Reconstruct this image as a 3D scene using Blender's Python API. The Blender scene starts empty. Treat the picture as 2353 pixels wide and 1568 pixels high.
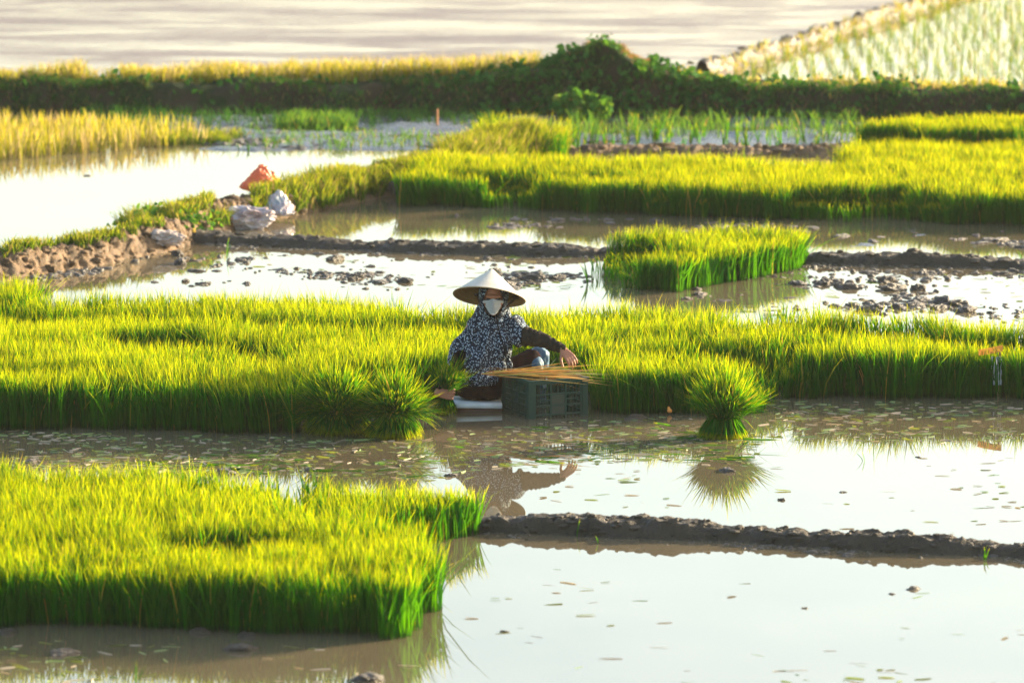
import bpy, bmesh, math, random
import numpy as np
from mathutils import Vector, Matrix, Euler
R = math.radians
random.seed(7)
rng = np.random.default_rng(11)
C = bpy.context.scene.collection
sc = bpy.context.scene

# ---------------------------------------------------------------- camera
CAM_H, PITCH, LENS = 5.58, 8.5, 200.0
cam_d = bpy.data.cameras.new("camera"); cam = bpy.data.objects.new("camera", cam_d); C.objects.link(cam)
cam.location = (0, 0, CAM_H); cam.rotation_euler = (R(90 - PITCH), 0, 0)
cam_d.lens = LENS; cam_d.sensor_width = 36; cam_d.clip_start = 0.5; cam_d.clip_end = 5000
cam_d.dof.use_dof = True; cam_d.dof.focus_distance = 34.7; cam_d.dof.aperture_fstop = 3.3
sc.camera = cam
# ---------------------------------------------------------------- sky and sun
SUN_EL, SUN_AZ = 13.5, 60.0        # azimuth measured from +Y (away from the camera) towards +X
w = bpy.data.worlds.new("World"); sc.world = w; w.use_nodes = True
nt = w.node_tree; bg = nt.nodes["Background"]
sky = nt.nodes.new("ShaderNodeTexSky"); sky.sky_type = 'NISHITA'; sky.sun_disc = False
sky.sun_elevation = R(SUN_EL); sky.sun_rotation = R(SUN_AZ)
sky.air_density = 1.0; sky.dust_density = 2.6; sky.ozone_density = 1.0
nt.links.new(sky.outputs[0], bg.inputs[0]); bg.inputs[1].default_value = 0.15
sd = bpy.data.lights.new("sun", 'SUN'); sun = bpy.data.objects.new("sun", sd); C.objects.link(sun)
sdir = Vector((math.sin(R(SUN_AZ))*math.cos(R(SUN_EL)), math.cos(R(SUN_AZ))*math.cos(R(SUN_EL)), math.sin(R(SUN_EL))))
sun.rotation_euler = sdir.to_track_quat('Z', 'Y').to_euler(); sun.location = (30, 30, 30)
sd.energy = 5.0; sd.angle = R(0.5); sd.color = (1.0, 0.83, 0.56)
sc.view_settings.view_transform = 'Standard'; sc.view_settings.look = 'None'
sc.view_settings.exposure = 1.84; sc.view_settings.gamma = 1.0

# ---------------------------------------------------------------- helpers
FPX = LENS / 36 * 2352
def ground(px, py, z=0.0):
    xc = (px - 1176) / FPX; yc = -(py - 784) / FPX
    p = R(PITCH)
    d = (xc, math.cos(p) + yc*math.sin(p), -math.sin(p) + yc*math.cos(p))
    t = (z - CAM_H) / d[2]
    return Vector((d[0]*t, d[1]*t, z))
def tag(o, label=None, cat=None, group=None, kind=None):
    if label: o['label'] = label
    if cat: o['category'] = cat
    if group: o['group'] = group
    if kind: o['kind'] = kind
    return o
def empty(name, loc, rz=0):
    o = bpy.data.objects.new(name, None); C.objects.link(o); o.location = loc; o.rotation_euler = (0, 0, rz); return o
def link(name, me, mat=None, parent=None, smooth=True):
    o = bpy.data.objects.new(name, me); C.objects.link(o)
    if mat: me.materials.append(mat)
    if parent: o.parent = parent
    if smooth: me.polygons.foreach_set('use_smooth', [True]*len(me.polygons))
    return o
def from_bm(name, bm, mat=None, parent=None, smooth=True):
    me = bpy.data.meshes.new(name); bm.to_mesh(me); bm.free(); return link(name, me, mat, parent, smooth)

def _hash(ix, iy, iz, s):
    h = (ix*374761393 + iy*668265263 + iz*2147483647 + s*974634777) & 0xFFFFFFFF
    h = ((h ^ (h >> 13)) * 1274126177) & 0xFFFFFFFF
    return ((h ^ (h >> 16)) & 0xFFFF) / 65535.0
def noise3(x, y, z=None, seed=0):
    x = np.asarray(x, float); y = np.asarray(y, float); z = np.zeros_like(x) if z is None else np.asarray(z, float)
    ix, iy, iz = [np.floor(v).astype(np.int64) for v in (x, y, z)]
    fx, fy, fz = x-ix, y-iy, z-iz
    fx, fy, fz = [f*f*(3-2*f) for f in (fx, fy, fz)]
    r = 0
    for a in (0, 1):
        for b in (0, 1):
            for c in (0, 1):
                r = r + _hash(ix+a, iy+b, iz+c, seed)*(fx if a else 1-fx)*(fy if b else 1-fy)*(fz if c else 1-fz)
    return r*2-1
def fbm(x, y, z=None, seed=0, octv=4):
    r = 0; a = 1.0; t = 0; k = 1.0
    z = np.zeros_like(np.asarray(x, float)) if z is None else z
    for i in range(octv):
        r = r + a*noise3(np.asarray(x)*k, np.asarray(y)*k, np.asarray(z)*k, seed+i*17); t += a; a *= .5; k *= 2.03
    return r/t

# ---------------------------------------------------------------- materials
def mat_new(name):
    m = bpy.data.materials.new(name); m.use_nodes = True; n = m.node_tree; n.nodes.clear()
    out = n.nodes.new("ShaderNodeOutputMaterial"); return m, n, out
def N(n, t, **kw):
    x = n.nodes.new(t)
    for k, v in kw.items(): setattr(x, k, v)
    return x
def ramp(n, src, stops):
    r = n.nodes.new("ShaderNodeValToRGB"); e = r.color_ramp.elements
    while len(e) < len(stops): e.new(0.5)
    for i, (p, c) in enumerate(stops):
        e[i].position = p; e[i].color = (*c, 1) if len(c) == 3 else c
    n.links.new(src, r.inputs[0]); return r.outputs[0]
def mixc(n, f, a, b, blend='MIX'):
    m = n.nodes.new("ShaderNodeMix"); m.data_type = 'RGBA'; m.blend_type = blend
    for s, v in ((m.inputs[0], f), (m.inputs[6], a), (m.inputs[7], b)):
        if isinstance(v, (int, float)): s.default_value = v
        elif isinstance(v, tuple): s.default_value = (*v, 1)
        else: n.links.new(v, s)
    return m.outputs[2]
def noise_tex(n, scale, detail=4, rough=.6, vec=None, scl=None, dist=0):
    tc = n.nodes.new("ShaderNodeTexCoord"); v = tc.outputs['Object'] if vec is None else vec
    if scl:
        mp = n.nodes.new("ShaderNodeMapping"); mp.inputs['Scale'].default_value = scl; n.links.new(v, mp.inputs[0]); v = mp.outputs[0]
    t = n.nodes.new("ShaderNodeTexNoise"); t.inputs['Scale'].default_value = scale; t.inputs['Detail'].default_value = detail
    t.inputs['Roughness'].default_value = rough; t.inputs['Distortion'].default_value = dist
    n.links.new(v, t.inputs['Vector']); return t.outputs['Fac']

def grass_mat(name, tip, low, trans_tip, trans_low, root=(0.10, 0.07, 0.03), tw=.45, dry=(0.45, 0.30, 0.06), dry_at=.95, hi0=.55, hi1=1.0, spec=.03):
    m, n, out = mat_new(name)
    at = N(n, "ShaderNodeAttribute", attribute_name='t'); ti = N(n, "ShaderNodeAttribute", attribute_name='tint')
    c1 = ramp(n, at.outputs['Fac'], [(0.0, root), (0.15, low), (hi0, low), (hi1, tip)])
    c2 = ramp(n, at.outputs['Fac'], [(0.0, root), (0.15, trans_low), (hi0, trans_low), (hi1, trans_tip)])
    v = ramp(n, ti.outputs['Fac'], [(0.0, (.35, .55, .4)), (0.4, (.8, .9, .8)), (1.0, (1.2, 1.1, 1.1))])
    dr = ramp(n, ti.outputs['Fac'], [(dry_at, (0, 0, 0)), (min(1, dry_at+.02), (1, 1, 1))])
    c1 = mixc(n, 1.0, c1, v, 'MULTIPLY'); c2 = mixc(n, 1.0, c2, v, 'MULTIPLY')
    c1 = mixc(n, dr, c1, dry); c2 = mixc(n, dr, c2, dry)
    d = N(n, "ShaderNodeBsdfPrincipled"); n.links.new(c1, d.inputs['Base Color']); d.inputs['Roughness'].default_value = .7
    d.inputs['Specular IOR Level'].default_value = spec
    t = N(n, "ShaderNodeBsdfTranslucent"); n.links.new(c2, t.inputs[0])
    mx = N(n, "ShaderNodeMixShader"); mx.inputs[0].default_value = tw
    n.links.new(d.outputs[0], mx.inputs[1]); n.links.new(t.outputs[0], mx.inputs[2]); n.links.new(mx.outputs[0], out.inputs[0])
    return m
M = {}
M['rice'] = grass_mat('rice_leaf', (.21, .235, .001), (.001, .098, .002), (.86, .77, .001), (.08, .25, .001), root=(.008, .055, .005), tw=.5, hi0=.76, hi1=1.0, dry=(.34, .24, .03), dry_at=.972)  # own yellow-green tips; lower blade darkened, putting bed-front shade into the colour
M['rice_far'] = grass_mat('rice_leaf_far', (.22, .225, .001), (.001, .095, .002), (.90, .75, .001), (.09, .25, .001), root=(.008, .055, .005), tw=.5, hi0=.76, hi1=1.0, dry=(.34, .24, .03), dry_at=.972)  # far beds likewise: bed-front shade is painted into the lower blade colour
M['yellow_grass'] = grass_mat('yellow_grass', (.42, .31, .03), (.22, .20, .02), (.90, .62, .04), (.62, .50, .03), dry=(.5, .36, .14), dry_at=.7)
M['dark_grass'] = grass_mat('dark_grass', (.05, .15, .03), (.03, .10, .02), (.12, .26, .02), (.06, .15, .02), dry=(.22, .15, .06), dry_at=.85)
M['bund_grass'] = grass_mat('bund_grass', (.20, .22, .01), (.03, .09, .008), (.62, .52, .02), (.16, .24, .01), dry=(.4, .28, .09), dry_at=.88)
M['straw'] = grass_mat('dry_straw', (.80, .46, .15), (.66, .30, .09), (.55, .35, .12), (.5, .25, .08), root=(.36, .2, .08), tw=.2, dry=(.35, .4, .1), dry_at=.9)
M['cut_leaf'] = grass_mat('cut_leaf', (.26, .34, .06), (.24, .32, .08), (.4, .4, .02), (.4, .4, .02), root=(.3, .3, .15), tw=.25, dry=(.36, .29, .18), dry_at=.6, spec=1.0)

def mud_mat(name, a, b, rough=.45, bump=.5, scale=6, wet=.5, green=None):
    m, n, out = mat_new(name)
    f = noise_tex(n, scale, 6, .65); f2 = noise_tex(n, scale*7, 5, .7)
    col = ramp(n, f, [(.3, a), (.7, b)])
    col = mixc(n, .35, col, ramp(n, f2, [(.3, tuple(c*.5 for c in a)), (.75, tuple(min(1, c*1.4) for c in b))]))
    if green:
        f3 = noise_tex(n, scale*.6, 5, .6); col = mixc(n, ramp(n, f3, [(.45, (0, 0, 0)), (.55, (1, 1, 1))]), col, green)
    p = N(n, "ShaderNodeBsdfPrincipled"); n.links.new(col, p.inputs['Base Color'])
    n.links.new(ramp(n, f2, [(.3, (rough*.6,)*3), (.7, (min(1, rough*1.3),)*3)]), p.inputs['Roughness'])
    p.inputs['Specular IOR Level'].default_value = wet
    bp = N(n, "ShaderNodeBump"); bp.inputs['Strength'].default_value = bump; bp.inputs['Distance'].default_value = .02
    n.links.new(f2, bp.inputs['Height']); n.links.new(bp.outputs[0], p.inputs['Normal']); n.links.new(p.outputs[0], out.inputs[0])
    return m
M['mud'] = mud_mat('wet_mud', (.026, .020, .012), (.068, .052, .032), .6, .9, 7, .35)
M['mud_flat'] = mud_mat('grey_mud', (.05, .048, .043), (.12, .11, .095), .25, .6, 5, .9)
M['clod'] = mud_mat('clod_mud', (.035, .027, .019), (.10, .076, .052), .45, .8, 14, .6)
M['bank'] = mud_mat('bank_mud', (.07, .043, .022), (.24, .145, .070), .7, 1.0, 8, .3)
M['dike'] = mud_mat('dike_earth', (.022, .018, .010), (.050, .040, .022), .9, .9, 5, .1, green=(.012, .030, .008))
M['bed_soil'] = mud_mat('soil', (.04, .03, .02), (.08, .06, .04), .8, .5, 6, .3)

def water_mat():
    m, n, out = mat_new('paddy_water')
    tc = N(n, "ShaderNodeTexCoord")
    f = noise_tex(n, .6, 4, .6); col = ramp(n, f, [(.3, (.105, .082, .048)), (.7, (.155, .122, .074))])
    p = N(n, "ShaderNodeBsdfDiffuse"); n.links.new(col, p.inputs['Color'])
    g = N(n, "ShaderNodeBsdfGlossy"); g.inputs['Roughness'].default_value = .015; g.inputs['Color'].default_value = (1, 1, .93, 1)
    fr = N(n, "ShaderNodeFresnel"); fr.inputs['IOR'].default_value = 2.1
    a = noise_tex(n, 9, 2, .5, scl=(1, .35, 1)); b = noise_tex(n, 45, 2, .5, scl=(1, .4, 1))
    big = noise_tex(n, .7, 2, .5)
    mm = N(n, "ShaderNodeMath", operation='MULTIPLY_ADD'); n.links.new(b, mm.inputs[0]); mm.inputs[1].default_value = .18; n.links.new(a, mm.inputs[2])
    bp = N(n, "ShaderNodeBump"); bp.inputs['Distance'].default_value = .00024
    st = N(n, "ShaderNodeMapRange"); n.links.new(big, st.inputs[0]); st.inputs[1].default_value = .4; st.inputs[2].default_value = .62
    st.inputs[3].default_value = .12; st.inputs[4].default_value = .8
    n.links.new(st.outputs[0], bp.inputs['Strength'])
    n.links.new(mm.outputs[0], bp.inputs['Height'])
    n.links.new(bp.outputs[0], g.inputs['Normal'])
    mx = N(n, "ShaderNodeMixShader"); n.links.new(fr.outputs[0], mx.inputs[0]); n.links.new(p.outputs[0], mx.inputs[1]); n.links.new(g.outputs[0], mx.inputs[2])
    n.links.new(mx.outputs[0], out.inputs[0]); return m
M['water'] = water_mat()

def wet_field_mat():
    m, n, out = mat_new('wet_mud_field')
    f = noise_tex(n, 1.0, 7, .65, scl=(.42, 1.3, 1), dist=.8)
    f2 = noise_tex(n, 4.0, 7, .8, scl=(.45, 1, 1))
    mixf = N(n, "ShaderNodeMath", operation='MULTIPLY_ADD'); n.links.new(f2, mixf.inputs[0]); mixf.inputs[1].default_value = .55; n.links.new(f, mixf.inputs[2])
    k = ramp(n, mixf.outputs[0], [(.64, (0, 0, 0)), (.86, (1, 1, 1))])
    d = N(n, "ShaderNodeBsdfPrincipled"); n.links.new(ramp(n, f2, [(.3, (.12, .085, .06)), (.7, (.24, .18, .135))]), d.inputs['Base Color'])
    d.inputs['Roughness'].default_value = .5; d.inputs['Specular IOR Level'].default_value = .5
    bp = N(n, "ShaderNodeBump"); bp.inputs['Distance'].default_value = .05; bp.inputs['Strength'].default_value = .5
    n.links.new(f2, bp.inputs['Height']); n.links.new(bp.outputs[0], d.inputs['Normal'])
    g = N(n, "ShaderNodeBsdfGlossy"); g.inputs['Roughness'].default_value = .12
    g.inputs['Color'].default_value = (.82, .77, .70, 1)
    df = N(n, "ShaderNodeBsdfDiffuse"); df.inputs[0].default_value = (.25, .20, .155, 1)
    m2 = N(n, "ShaderNodeMixShader"); m2.inputs[0].default_value = .58; n.links.new(df.outputs[0], m2.inputs[1]); n.links.new(g.outputs[0], m2.inputs[2])
    mx = N(n, "ShaderNodeMixShader"); n.links.new(k, mx.inputs[0]); n.links.new(m2.outputs[0], mx.inputs[1]); n.links.new(d.outputs[0], mx.inputs[2])
    n.links.new(mx.outputs[0], out.inputs[0]); return m
M['wet_field'] = wet_field_mat()

def simple(name, col, rough=.6, spec=.5, bump=0, bscale=40, col2=None, trans=0, cscale=8):
    m, n, out = mat_new(name); p = N(n, "ShaderNodeBsdfPrincipled")
    c2 = col2 or tuple(c*.75 for c in col)
    n.links.new(ramp(n, noise_tex(n, cscale, 5, .6), [(.35, col), (.7, c2)]), p.inputs['Base Color'])
    p.inputs['Roughness'].default_value = rough; p.inputs['Specular IOR Level'].default_value = spec
    if bump:
        bp = N(n, "ShaderNodeBump"); bp.inputs['Strength'].default_value = bump; bp.inputs['Distance'].default_value = .006
        n.links.new(noise_tex(n, bscale, 4, .6), bp.inputs['Height']); n.links.new(bp.outputs[0], p.inputs['Normal'])
    if trans:
        t = N(n, "ShaderNodeBsdfTranslucent"); t.inputs[0].default_value = (*col, 1); mx = N(n, "ShaderNodeMixShader"); mx.inputs[0].default_value = trans
        n.links.new(p.outputs[0], mx.inputs[1]); n.links.new(t.outputs[0], mx.inputs[2]); n.links.new(mx.outputs[0], out.inputs[0])
    else: n.links.new(p.outputs[0], out.inputs[0])
    return m

# ---------------------------------------------------------------- blades
T = np.array([0, .35, .72, 1.0]); WID = np.array([.65, 1.0, .85, 0])
def blades(name, base, h, wd, lean, mat, parent=None, droop=None, tint=None, axis=None, T0=0.0, curve=1.8, roll=None):
    """ribbon leaves; lean = tip offset (x,y) as share of the height"""
    n = len(base); base = np.asarray(base, float)
    yaw = rng.uniform(0, math.pi, n); sv = np.stack([np.cos(yaw), np.sin(yaw), np.zeros(n)], 1)
    if roll is not None:
        sv = np.cross(axis, [0, 0, 1]); sv /= np.linalg.norm(sv, axis=1)[:, None]; sv = sv*np.cos(roll)[:, None] + np.array([0, 0, 1])*np.sin(roll)[:, None]
    V = np.zeros((n, 7, 3)); tt = np.zeros((n, 7))
    if axis is None:
        axis = np.zeros((n, 3)); axis[:, 2] = 1
    ln = np.zeros((n, 3)); ln[:, :lean.shape[1]] = lean
    for i, t in enumerate(T):
        c = base + axis*(h*t)[:, None] + ln*(h*t**curve)[:, None]
        if droop is not None: c[:, 2] -= droop*h*t**3
        if i < 3:
            V[:, 2*i] = c - sv*(wd*WID[i]/2)[:, None]; V[:, 2*i+1] = c + sv*(wd*WID[i]/2)[:, None]; tt[:, 2*i:2*i+2] = t
        else: V[:, 6] = c; tt[:, 6] = 1
    tt = T0 + (1-T0)*tt
    me = bpy.data.meshes.new(name); me.vertices.add(n*7); me.vertices.foreach_set('co', V.reshape(-1).astype(np.float32))
    pat = np.array([0, 1, 3, 2, 2, 3, 5, 4, 4, 5, 6]); loops = (np.arange(n)[:, None]*7 + pat).reshape(-1).astype(np.int32)
    me.loops.add(len(loops)); me.loops.foreach_set('vertex_index', loops)
    ls = (np.arange(n)[:, None]*11 + np.array([0, 4, 8])).reshape(-1).astype(np.int32)
    me.polygons.add(n*3); me.polygons.foreach_set('loop_start', ls)
    me.update(calc_edges=True)
    a = me.attributes.new('t', 'FLOAT', 'POINT'); a.data.foreach_set('value', tt.reshape(-1).astype(np.float32))
    ti = rng.uniform(0, 1, n) if tint is None else tint
    a = me.attributes.new('tint', 'FLOAT', 'POINT'); a.data.foreach_set('value', np.repeat(ti, 7).astype(np.float32))
    return link(name, me, mat, parent, smooth=False)
def in_poly(x, y, poly):
    c = np.zeros(len(x), bool); j = len(poly)-1
    for i in range(len(poly)):
        xi, yi = poly[i][0], poly[i][1]; xj, yj = poly[j][0], poly[j][1]
        cond = ((yi > y) != (yj > y)) & (x < (xj-xi)*(y-yi)/((yj-yi) or 1e-9)+xi); c ^= cond; j = i
    return c
def poly_dist(x, y, poly):
    d = np.full(len(x), 1e9)
    for i in range(len(poly)):
        ax, ay = poly[i-1][0], poly[i-1][1]; bx, by = poly[i][0], poly[i][1]
        L = (bx-ax)**2+(by-ay)**2+1e-9; t = np.clip(((x-ax)*(bx-ax)+(y-ay)*(by-ay))/L, 0, 1)
        d = np.minimum(d, np.hypot(x-ax-t*(bx-ax), y-ay-t*(by-ay)))
    return d
def sample(poly, dens, jitter_edge=.07):
    xs = [p[0] for p in poly]; ys = [p[1] for p in poly]
    A = (max(xs)-min(xs)+.2)*(max(ys)-min(ys)+.2); n = int(A*dens)
    x = rng.uniform(min(xs)-.1, max(xs)+.1, n); y = rng.uniform(min(ys)-.1, max(ys)+.1, n)
    ex = jitter_edge*fbm(x*5, y*5, seed=3)*2; k = in_poly(x+ex, y+ex, poly); return x[k], y[k]
def bed(name, label, polys, H, dens=3400, wd=.0052, mat='rice', per=2, z=0.0, thin=.10, patch=.30, lean=.16, seed=0, dim=None, gap=-.36):
    X, Y = [], []
    for pl in polys:
        P = [ground(*p) for p in pl]; x, y = sample(P, dens); X.append(x); Y.append(y)
    x = np.concatenate(X); y = np.concatenate(Y)
    # furrows and bare patches between the sowing strokes
    g = fbm(x*1.3, y*2.6, seed=seed+5, octv=3); keep = ~((g < gap) & (rng.uniform(0, 1, len(x)) < .9))
    x, y, g = x[keep], y[keep], g[keep]
    nz = fbm(x*1.6, y*2.4, seed=seed, octv=4); f = fbm(x*9, y*9, seed=seed+9, octv=2)
    hh = H*(1 + patch*nz*.6 + .10*f)
    hh *= np.clip((g-gap)/.20, .5, 1)
    if dim: hh *= dim(x, y)
    x = np.repeat(x, per); y = np.repeat(y, per); hh = np.repeat(hh, per)
    n = len(x); hh = hh*rng.uniform(.84, 1.07, n)
    tall = rng.uniform(0, 1, n) < .04; hh[tall] *= 1.14
    cl = np.stack([fbm(x*3, y*3, seed=seed+21, octv=2), fbm(x*3, y*3, seed=seed+31, octv=2)], 1)*.16
    le = rng.normal(0, lean, (n, 2))*np.where(rng.uniform(0, 1, n) < .08, 2.6, 1)[:, None] + cl + np.array([-.02, 0])
    b = np.stack([x + rng.normal(0, .006, n), y + rng.normal(0, .006, n), np.full(n, z-.01)], 1)
    o = blades(name, b, hh, rng.uniform(.7, 1.3, n)*wd, le, M[mat], tint=np.clip(rng.uniform(0, .985, n) + .15*np.repeat(nz, per), 0, 1) if False else rng.uniform(0, 1, n)**1.0)
    return tag(o, label, 'rice seedlings', kind='stuff')

# ---------------------------------------------------------------- ground, water
def sheet(name, x0, x1, y0, y1, z, mat, nx=2, ny=2):
    bm = bmesh.new(); bmesh.ops.create_grid(bm, x_segments=nx, y_segments=ny, size=.5)
    for v in bm.verts: v.co = Vector((x0+(v.co.x+.5)*(x1-x0), y0+(v.co.y+.5)*(y1-y0), z))
    return tag(from_bm(name, bm, mat, smooth=False), kind='structure')
sheet('ground', -1500, 1500, -200, 3000, -.12, M['bed_soil'])
sheet('water', -60, 60, -10, 140, 0, M['water'])

def sweep(name, pts, half, height, mat, seg=.035, ncs=22, seed=0, rough=.03, rscale=9, top=.25, hfun=None, z0=-.04, pw=1.0, smooth=True):
    """earth ridge along a line: half widths, height, noise-worn surface"""
    P = [np.array(p[:2]) for p in pts]; D = [0]
    for a, b in zip(P, P[1:]): D.append(D[-1]+np.linalg.norm(b-a))
    n = int(D[-1]/seg)+2; s = np.linspace(0, D[-1], n)
    cx = np.interp(s, D, [p[0] for p in P]); cy = np.interp(s, D, [p[1] for p in P])
    k = max(3, int(.5/seg)) | 1; ker = np.ones(k)/k; pad = k//2
    cx = np.convolve(np.pad(cx, pad, mode='reflect', reflect_type='odd'), ker, 'valid'); cy = np.convolve(np.pad(cy, pad, mode='reflect', reflect_type='odd'), ker, 'valid')
    tx, ty = np.gradient(cx), np.gradient(cy); L = np.hypot(tx, ty); nx, ny = -ty/L, tx/L
    u = np.linspace(-1, 1, ncs); 
    hw = half*(1+.45*fbm(s*1.8, s*0, seed=seed, octv=4))
    if callable(height): hv = height(s, cx)
    else: hv = height*(1+.6*fbm(s*2.2, s*0+5, seed=seed+3, octv=4))
    prof = np.clip((1-np.abs(u))/(1-top), 0, 1); prof = (prof*prof*(3-2*prof))**pw
    X = cx[:, None]+nx[:, None]*u*hw[:, None]; Y = cy[:, None]+ny[:, None]*u*hw[:, None]
    Z = z0 + prof[None]*(hv-z0)[:, None]
    nzv = fbm(X*rscale, Y*rscale, Z*rscale, seed=seed+7, octv=5)
    fine = 1-2*np.abs(fbm(X*rscale*2.6, Y*rscale*2.6, Z*rscale*2.6, seed=seed+17, octv=3))*1.6
    Z = Z + (nzv + .45*fine)*rough*(prof[None]**.5); X = X + fbm(X*rscale, Y*rscale+9, Z*rscale, seed=seed+8)*rough*.7; Y = Y + fbm(X*rscale+7, Y*rscale, Z*rscale, seed=seed+12)*rough*.7
    if hfun: X, Y, Z = hfun(X, Y, Z, u)
    V = np.stack([X, Y, Z], -1).reshape(-1, 3)
    i = np.arange(n-1)[:, None]*ncs + np.arange(ncs-1)[None]; F = np.stack([i, i+ncs, i+ncs+1, i+1], -1).reshape(-1, 4)
    me = bpy.data.meshes.new(name); me.from_pydata(V.tolist(), [], F.tolist())
    return link(name, me, mat, None, smooth), (X, Y, Z)
def G(*pts): return [ground(*p) for p in pts]

o, S1 = sweep('mud_ridge', G((960, 1213), (1095, 1214), (1400, 1222), (1750, 1240), (2000, 1256), (2352, 1274), (2700, 1290), (3600, 1330)), .15, .060, M['mud'], seg=.02, seed=1, rough=.030, rscale=13, top=.5)
tag(o, kind='structure')
o, S2 = sweep('mud_ridge', G((440, 553), (560, 556), (900, 572), (1150, 580), (1400, 585), (1700, 588), (1900, 600), (2352, 612), (2700, 620), (3600, 645)), .18, .055, M['mud'], seg=.022, seed=2, rough=.034, rscale=12, top=.5)
tag(o, kind='structure')
BANK = G((-260, 668), (-60, 642), (60, 622), (200, 600), (330, 572), (430, 540), (520, 516), (600, 500), (700, 474), (850, 446), (1000, 414), (1130, 378), (1250, 358), (1500, 352), (1960, 356))
def bank_h(s, cx):
    v = .13*(1+.3*fbm(s*1.5, s*0, seed=44, octv=3)); v = v + .05*np.exp(-((cx+2.25)/.35)**2)
    return np.where(cx > .2, .045+.02*fbm(s*4, s*0, seed=4), v)
o, (bX, bY, bZ) = sweep('mud_bank', BANK, .30, bank_h, M['bank'], seg=.018, ncs=40, seed=5, rough=.055, rscale=14, top=.3)
tag(o, kind='structure')

# grey mud flats that break the water surface
def flat(name, poly_px, mat, level=.0, amp=.03, sc_=1.2, step=.035, seed=0, yscale=1.6, edge=.5):
    P = G(*poly_px); xs = [p.x for p in P]; ys = [p.y for p in P]
    x = np.arange(min(xs), max(xs), step); y = np.arange(min(ys), max(ys), step*1.6); X, Y = np.meshgrid(x, y, indexing='ij')
    d = poly_dist(X.ravel(), Y.ravel(), P).reshape(X.shape); ins = in_poly(X.ravel(), Y.ravel(), P).reshape(X.shape)
    f = np.clip(np.where(ins, d, -d)/edge, -1, 1)
    Z = level + amp*fbm(X*sc_, Y*sc_*yscale, seed=seed, octv=6)*1.6 + amp*.5*fbm(X*9, Y*9, seed=seed+2, octv=3) - .05*(1-np.clip(f+.3, 0, 1))
    n, k = X.shape; V = np.stack([X, Y, Z], -1).reshape(-1, 3)
    i = np.arange(n-1)[:, None]*k + np.arange(k-1)[None]; F = np.stack([i, i+k, i+k+1, i+1], -1).reshape(-1, 4)
    keep = (V[F][:, :, 2].max(1) > -.03); F = F[keep]
    me = bpy.data.meshes.new(name); me.from_pydata(V.tolist(), [], F.tolist()); o = link(name, me, mat)
    bm = bmesh.new(); bm.from_mesh(me); bmesh.ops.delete(bm, geom=[v for v in bm.verts if not v.link_faces], context='VERTS'); bm.to_mesh(me); bm.free()
    return tag(o, kind='structure')
flat('mud_flat', [(380, 345), (560, 355), (860, 352), (1060, 345), (1300, 350), (1990, 355), (1990, 262), (300, 262), (300, 330)], M['mud_flat'], .012, .035, seed=3)
flat('mud_flat', [(1380, 560), (2700, 600), (2700, 515), (1380, 500)], M['mud_flat'], -.022, .026, seed=8, edge=.2, sc_=3, yscale=1.2)
flat('mud_flat', [(1400, 655), (1600, 700), (1900, 690), (2150, 650), (2700, 640), (2700, 612), (1860, 606), (1560, 640)], M['mud'], -.022, .030, seed=13, edge=.25, sc_=4, yscale=1.2)

# ---------------------------------------------------------------- far dike with the mound
def yd(px, py): return ground(px, py).y
DK = G((-500, 262), (0, 262), (600, 262), (1200, 262), (1500, 266), (1800, 272), (2352, 286), (2900, 300))
DKc = [Vector((p.x, p.y+.55, 0)) for p in DK]
def dike_h(s, cx):
    base = .225 + .03*fbm(s*1.1, s*0, seed=61, octv=3)
    m = .27*np.exp(-((cx-.82)/.44)**2) + .07*np.exp(-((cx-.6)/.9)**2) 
    return base + m
o, (dX, dY, dZ) = sweep('dike', DKc, .60, dike_h, M['dike'], seg=.035, ncs=46, seed=9, rough=.06, rscale=3.5, top=.55, z0=-.05)
tag(o, kind='structure')
FIELD_Y = DKc[0].y+.2
dirn = (ground(2125, 0) - ground(1690, 135)); a0 = ground(1690, 150) - dirn*.05
DB = [a0 - dirn*.1, a0, a0 + dirn*.5, a0 + dirn*1.0, a0 + dirn*2.2]
# wet ploughed field on the left of the far bund
bm = bmesh.new()
vs = [bm.verts.new(v) for v in ((-60, FIELD_Y, .02), (a0.x, FIELD_Y, .02), (DB[1].x, DB[1].y, .02), (DB[-1].x, DB[-1].y, .02), (DB[-1].x+4, 120, .02), (-60, 120, .02))]
bm.faces.new(vs); tag(from_bm('wet_mud_field', bm, M['wet_field'], smooth=False), kind='structure')
o, (eX, eY, eZ) = sweep('mud_ridge', DB, .13, .08, M['clod'], seg=.035, ncs=22, seed=19, rough=.08, rscale=6)
tag(o, kind='structure')

def on_surf(X, Y, Z, n, ulo, uhi, slo=0, shi=1):
    i = (rng.uniform(slo, shi, n)*(X.shape[0]-1)).astype(int); f = rng.uniform(ulo, uhi, n)*(X.shape[1]-1); j = f.astype(int); g = f-j
    j2 = np.minimum(j+1, X.shape[1]-1)
    return np.stack([A[i, j]*(1-g)+A[i, j2]*g for A in (X, Y, Z)], 1)
# sweep normal points away from the camera for +u, so u<0 (columns first) is the near face
def tufts(name, pts, per, H, wd, mat, lean=.3, spread=.02, label=None, cat='grass', droop=None, z=-.01, kind='stuff'):
    n = len(pts)*per; b = np.repeat(np.asarray(pts, float), per, 0) + rng.normal(0, spread, (n, 3))*[1, 1, 0]; b[:, 2] += z
    Hh = np.repeat(H, per) if np.ndim(H) else np.full(n, H)
    h = Hh*rng.uniform(.5, 1.15, n)
    return tag(blades(name, b, h, rng.uniform(.7, 1.3, n)*wd, rng.normal(0, lean, (n, 2)), M[mat], droop=None if droop is None else np.full(n, droop)), label, cat, kind=kind)
dn = (dY[:, 0].mean() < dY[:, -1].mean())
def U(lo, hi): return (lo, hi) if dn else (1-hi, 1-lo)
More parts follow.
